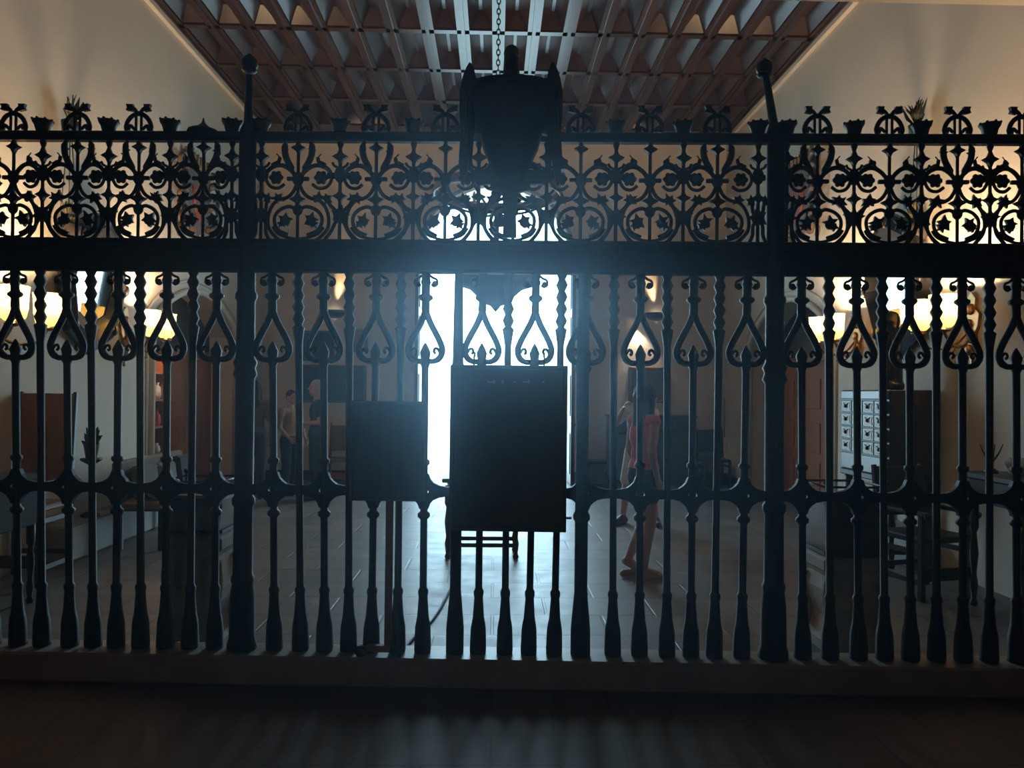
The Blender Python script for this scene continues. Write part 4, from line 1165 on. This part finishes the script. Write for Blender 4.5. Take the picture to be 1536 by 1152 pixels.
    remesh(b, 'top', look['top'], r, .011)
    # legs wear
    b = MB(); e = .016
    b.ball(V['pelvis']+Vector((0, 0, .0)), (.155+e, .107+e, .115+e), 16, 10)
    for s in 'LR':
        if look['leglen'] > 1:
            b.capsule(hp[s], .086+e, V['kne'+s], .058+e); b.capsule(V['kne'+s], .058+e, V['ank'+s]+Vector((0, 0, .02)), .048+e)
        else: b.capsule(hp[s], .086+e, hp[s].lerp(V['kne'+s], look['leglen']), .074+e)
    remesh(b, 'trousers' if look['leglen'] > 1 else 'shorts', look['bottom'], r, .011)
    for s in 'LR':
        b = MB(); a_, f_ = V['ank'+s], V['ft'+s]; dirn = (f_-a_); dh = Vector((dirn.x, dirn.y, 0)).normalized()
        if look['shoe'] == 'sandal':
            sole0 = Vector((a_.x, a_.y, f_.z-.025)) - dh*.045
            sole0.z = a_.z-.085+.012 if abs(a_.z-.085) < .02 else sole0.z
            b.capsule(sole0, .034, f_+dh*.04+Vector((0, 0, -.024)), .036)
            b.capsule(f_+Vector((-.03, -.02, .012)), .012, f_+Vector((.03, -.02, .012)), .012)
            b.capsule(a_+Vector((-.035, 0, -.01)), .01, a_+Vector((.035, 0, -.01)), .01)
        else:
            b.capsule(a_-dh*.045+Vector((0, 0, -.045)), .045, f_+dh*.05+Vector((0, 0, .003)), .04); b.capsule(a_+Vector((0, 0, -.01)), .046, f_, .04)
        remesh(b, 'sandal' if look['shoe'] == 'sandal' else 'shoe', look['shoemat'], r, .011)
    return r
# woman in coral, walking to the right
pw = onfloor(964, 866)
person((pw.x, pw.y, 0), -PI/2+.35, 1.0, dict(head=(0, .03, 1.58),
    kneL=(-.08, .1, .5), ankL=(-.08, -.1, .36-.2), ftL=(-.08, .0, .06), kneR=(.07, .03, .49), ankR=(.06, -.03, .085), ftR=(.06, .12, .035),
    elbL=(-.21, -.02, 1.11), wriL=(-.2, .1, .88), elbR=(.21, -.05, 1.11), wriR=(.2, .02, .87), curl=.7),
    dict(hair='long', hairmat=M['darkhair'], top=M['coral'], sleeve=0.0, bottom=M['charcoal'], leglen=.42, shoe='sandal', shoemat=M['sandal'], turn=.2),
    'woman with long dark hair, coral top and charcoal shorts walking across the hall')
# companion behind her
pw2 = onfloor(962, 786)
person((pw2.x-.03, pw2.y, 0), PI*.9, 1.0, dict(kneL=(-.15, .05, .49), ankL=(-.2, -.02, .085), ftL=(-.24, .12, .035), kneR=(.15, .04, .49), ankR=(.2, -.02, .085), ftR=(.25, .12, .035),
    elbR=(.3, .06, 1.2), wriR=(.17, .2, 1.42), elbL=(-.19, .06, 1.1), wriL=(-.1, .22, 1.28), curl=1.1),
    dict(hair='short', hairmat=M['darkhair'], top=M['lightcotton'], sleeve=.6, bottom=M['lightcotton'], leglen=.85, shoe='shoe', shoemat=M['shoe']),
    'person in pale clothes and dark shoes, mostly hidden behind the woman in coral')
# man in navy
pm = onfloor(474, 748)
person((pm.x, pm.y, 0), PI*.62, 1.03, dict(elbL=(-.23, .0, 1.1), wriL=(-.1, .23, 1.08), elbR=(.23, .0, 1.1), wriR=(.1, .25, 1.0), curl=.9),
    dict(hair='short', hairmat=M['greyhair'], top=M['navy'], sleeve=.6, bottom=M['black'], leglen=2, shoe='shoe', shoemat=M['shoe'], turn=.1),
    'grey-haired man in navy shirt and black trousers with forearms raised')
# woman in tan
pt = onfloor(432, 747)
person((pt.x*1.03, pt.y+.42, 0), PI*1.3, .94, dict(elbL=(-.24, .0, 1.1), wriL=(-.2, .14, .9), elbR=(.23, .02, 1.09), wriR=(.16, .17, .93)),
    dict(hair='short', hairmat=M['darkhair'], top=M['tan'], sleeve=.35, bottom=M['black'], leglen=2, shoe='shoe', shoemat=M['shoe']),
    'person with dark hair in tan top and black trousers beside the man in navy')
# visitor with dark hair and grey top
pv = onfloor(391, 744)
person((pv.x-.03, pv.y-.25, 0), PI*.1, 1.02, {}, dict(hair='long', hairmat=M['darkhair'], top=M['greycotton'], sleeve=.9, bottom=M['black'], leglen=2, shoe='shoe', shoemat=M['shoe']),
    'person with long dark hair in dark grey top and black trousers, right of left post')

# ------------------------------------------------------------------ light
w = bpy.data.worlds.new('sky'); sc.world = w; w.use_nodes = True
bg = w.node_tree.nodes['Background']; bg.inputs['Color'].default_value = (.46, .78, 1.0, 1); bg.inputs['Strength'].default_value = 13.0
l = bpy.data.lights.new('doorway_portal', 'AREA'); l.shape = 'RECTANGLE'; l.size = 2*PW; l.size_y = PSZ+PW; l.cycles.is_portal = True
o = bpy.data.objects.new('doorway_portal', l); COL.objects.link(o); o.location = (0, YB+.55, (PSZ+PW)/2); o.rotation_euler = (-PI/2, 0, 0)

point('front_room_fill', (-.6, -1.6, 3.5), 26, (1, .74, .5), .15)  # added fill light behind the camera, has no fixture
GLARE_DENSITY = 0.05  # density of the volume added to imitate lens glare over the screen
m = bpy.data.materials.new('glare_veil'); m.use_nodes = True; nt = m.node_tree
nt.nodes.remove(nt.nodes['Principled BSDF'])
v = nt.nodes.new('ShaderNodeVolumeScatter'); v.inputs['Density'].default_value = GLARE_DENSITY; v.inputs['Anisotropy'].default_value = .9; v.inputs['Color'].default_value = (.55, .8, 1, 1)
nt.links.new(v.outputs[0], nt.nodes['Material Output'].inputs['Volume'])
b = MB(); b.box((0, (YN+4.0)/2, 2.0), (6.7, 4.0-YN-.1, 3.94)); tag(b.build('glare_volume', m), 'added bluish veil in the front room, imitating lens glare', 'glare_volume', None, 'stuff')
sc.view_settings.view_transform = 'Standard'; sc.view_settings.look = 'None'; sc.view_settings.gamma = 1; sc.view_settings.exposure = 0.0
sc.view_settings.use_curve_mapping = False
cy_ = sc.cycles
cy_.use_denoising = True; cy_.max_bounces = 8; cy_.diffuse_bounces = 4; cy_.glossy_bounces = 3; cy_.transmission_bounces = 4; cy_.volume_bounces = 0
cy_.caustics_reflective = False; cy_.caustics_refractive = False; cy_.sample_clamp_indirect = 6
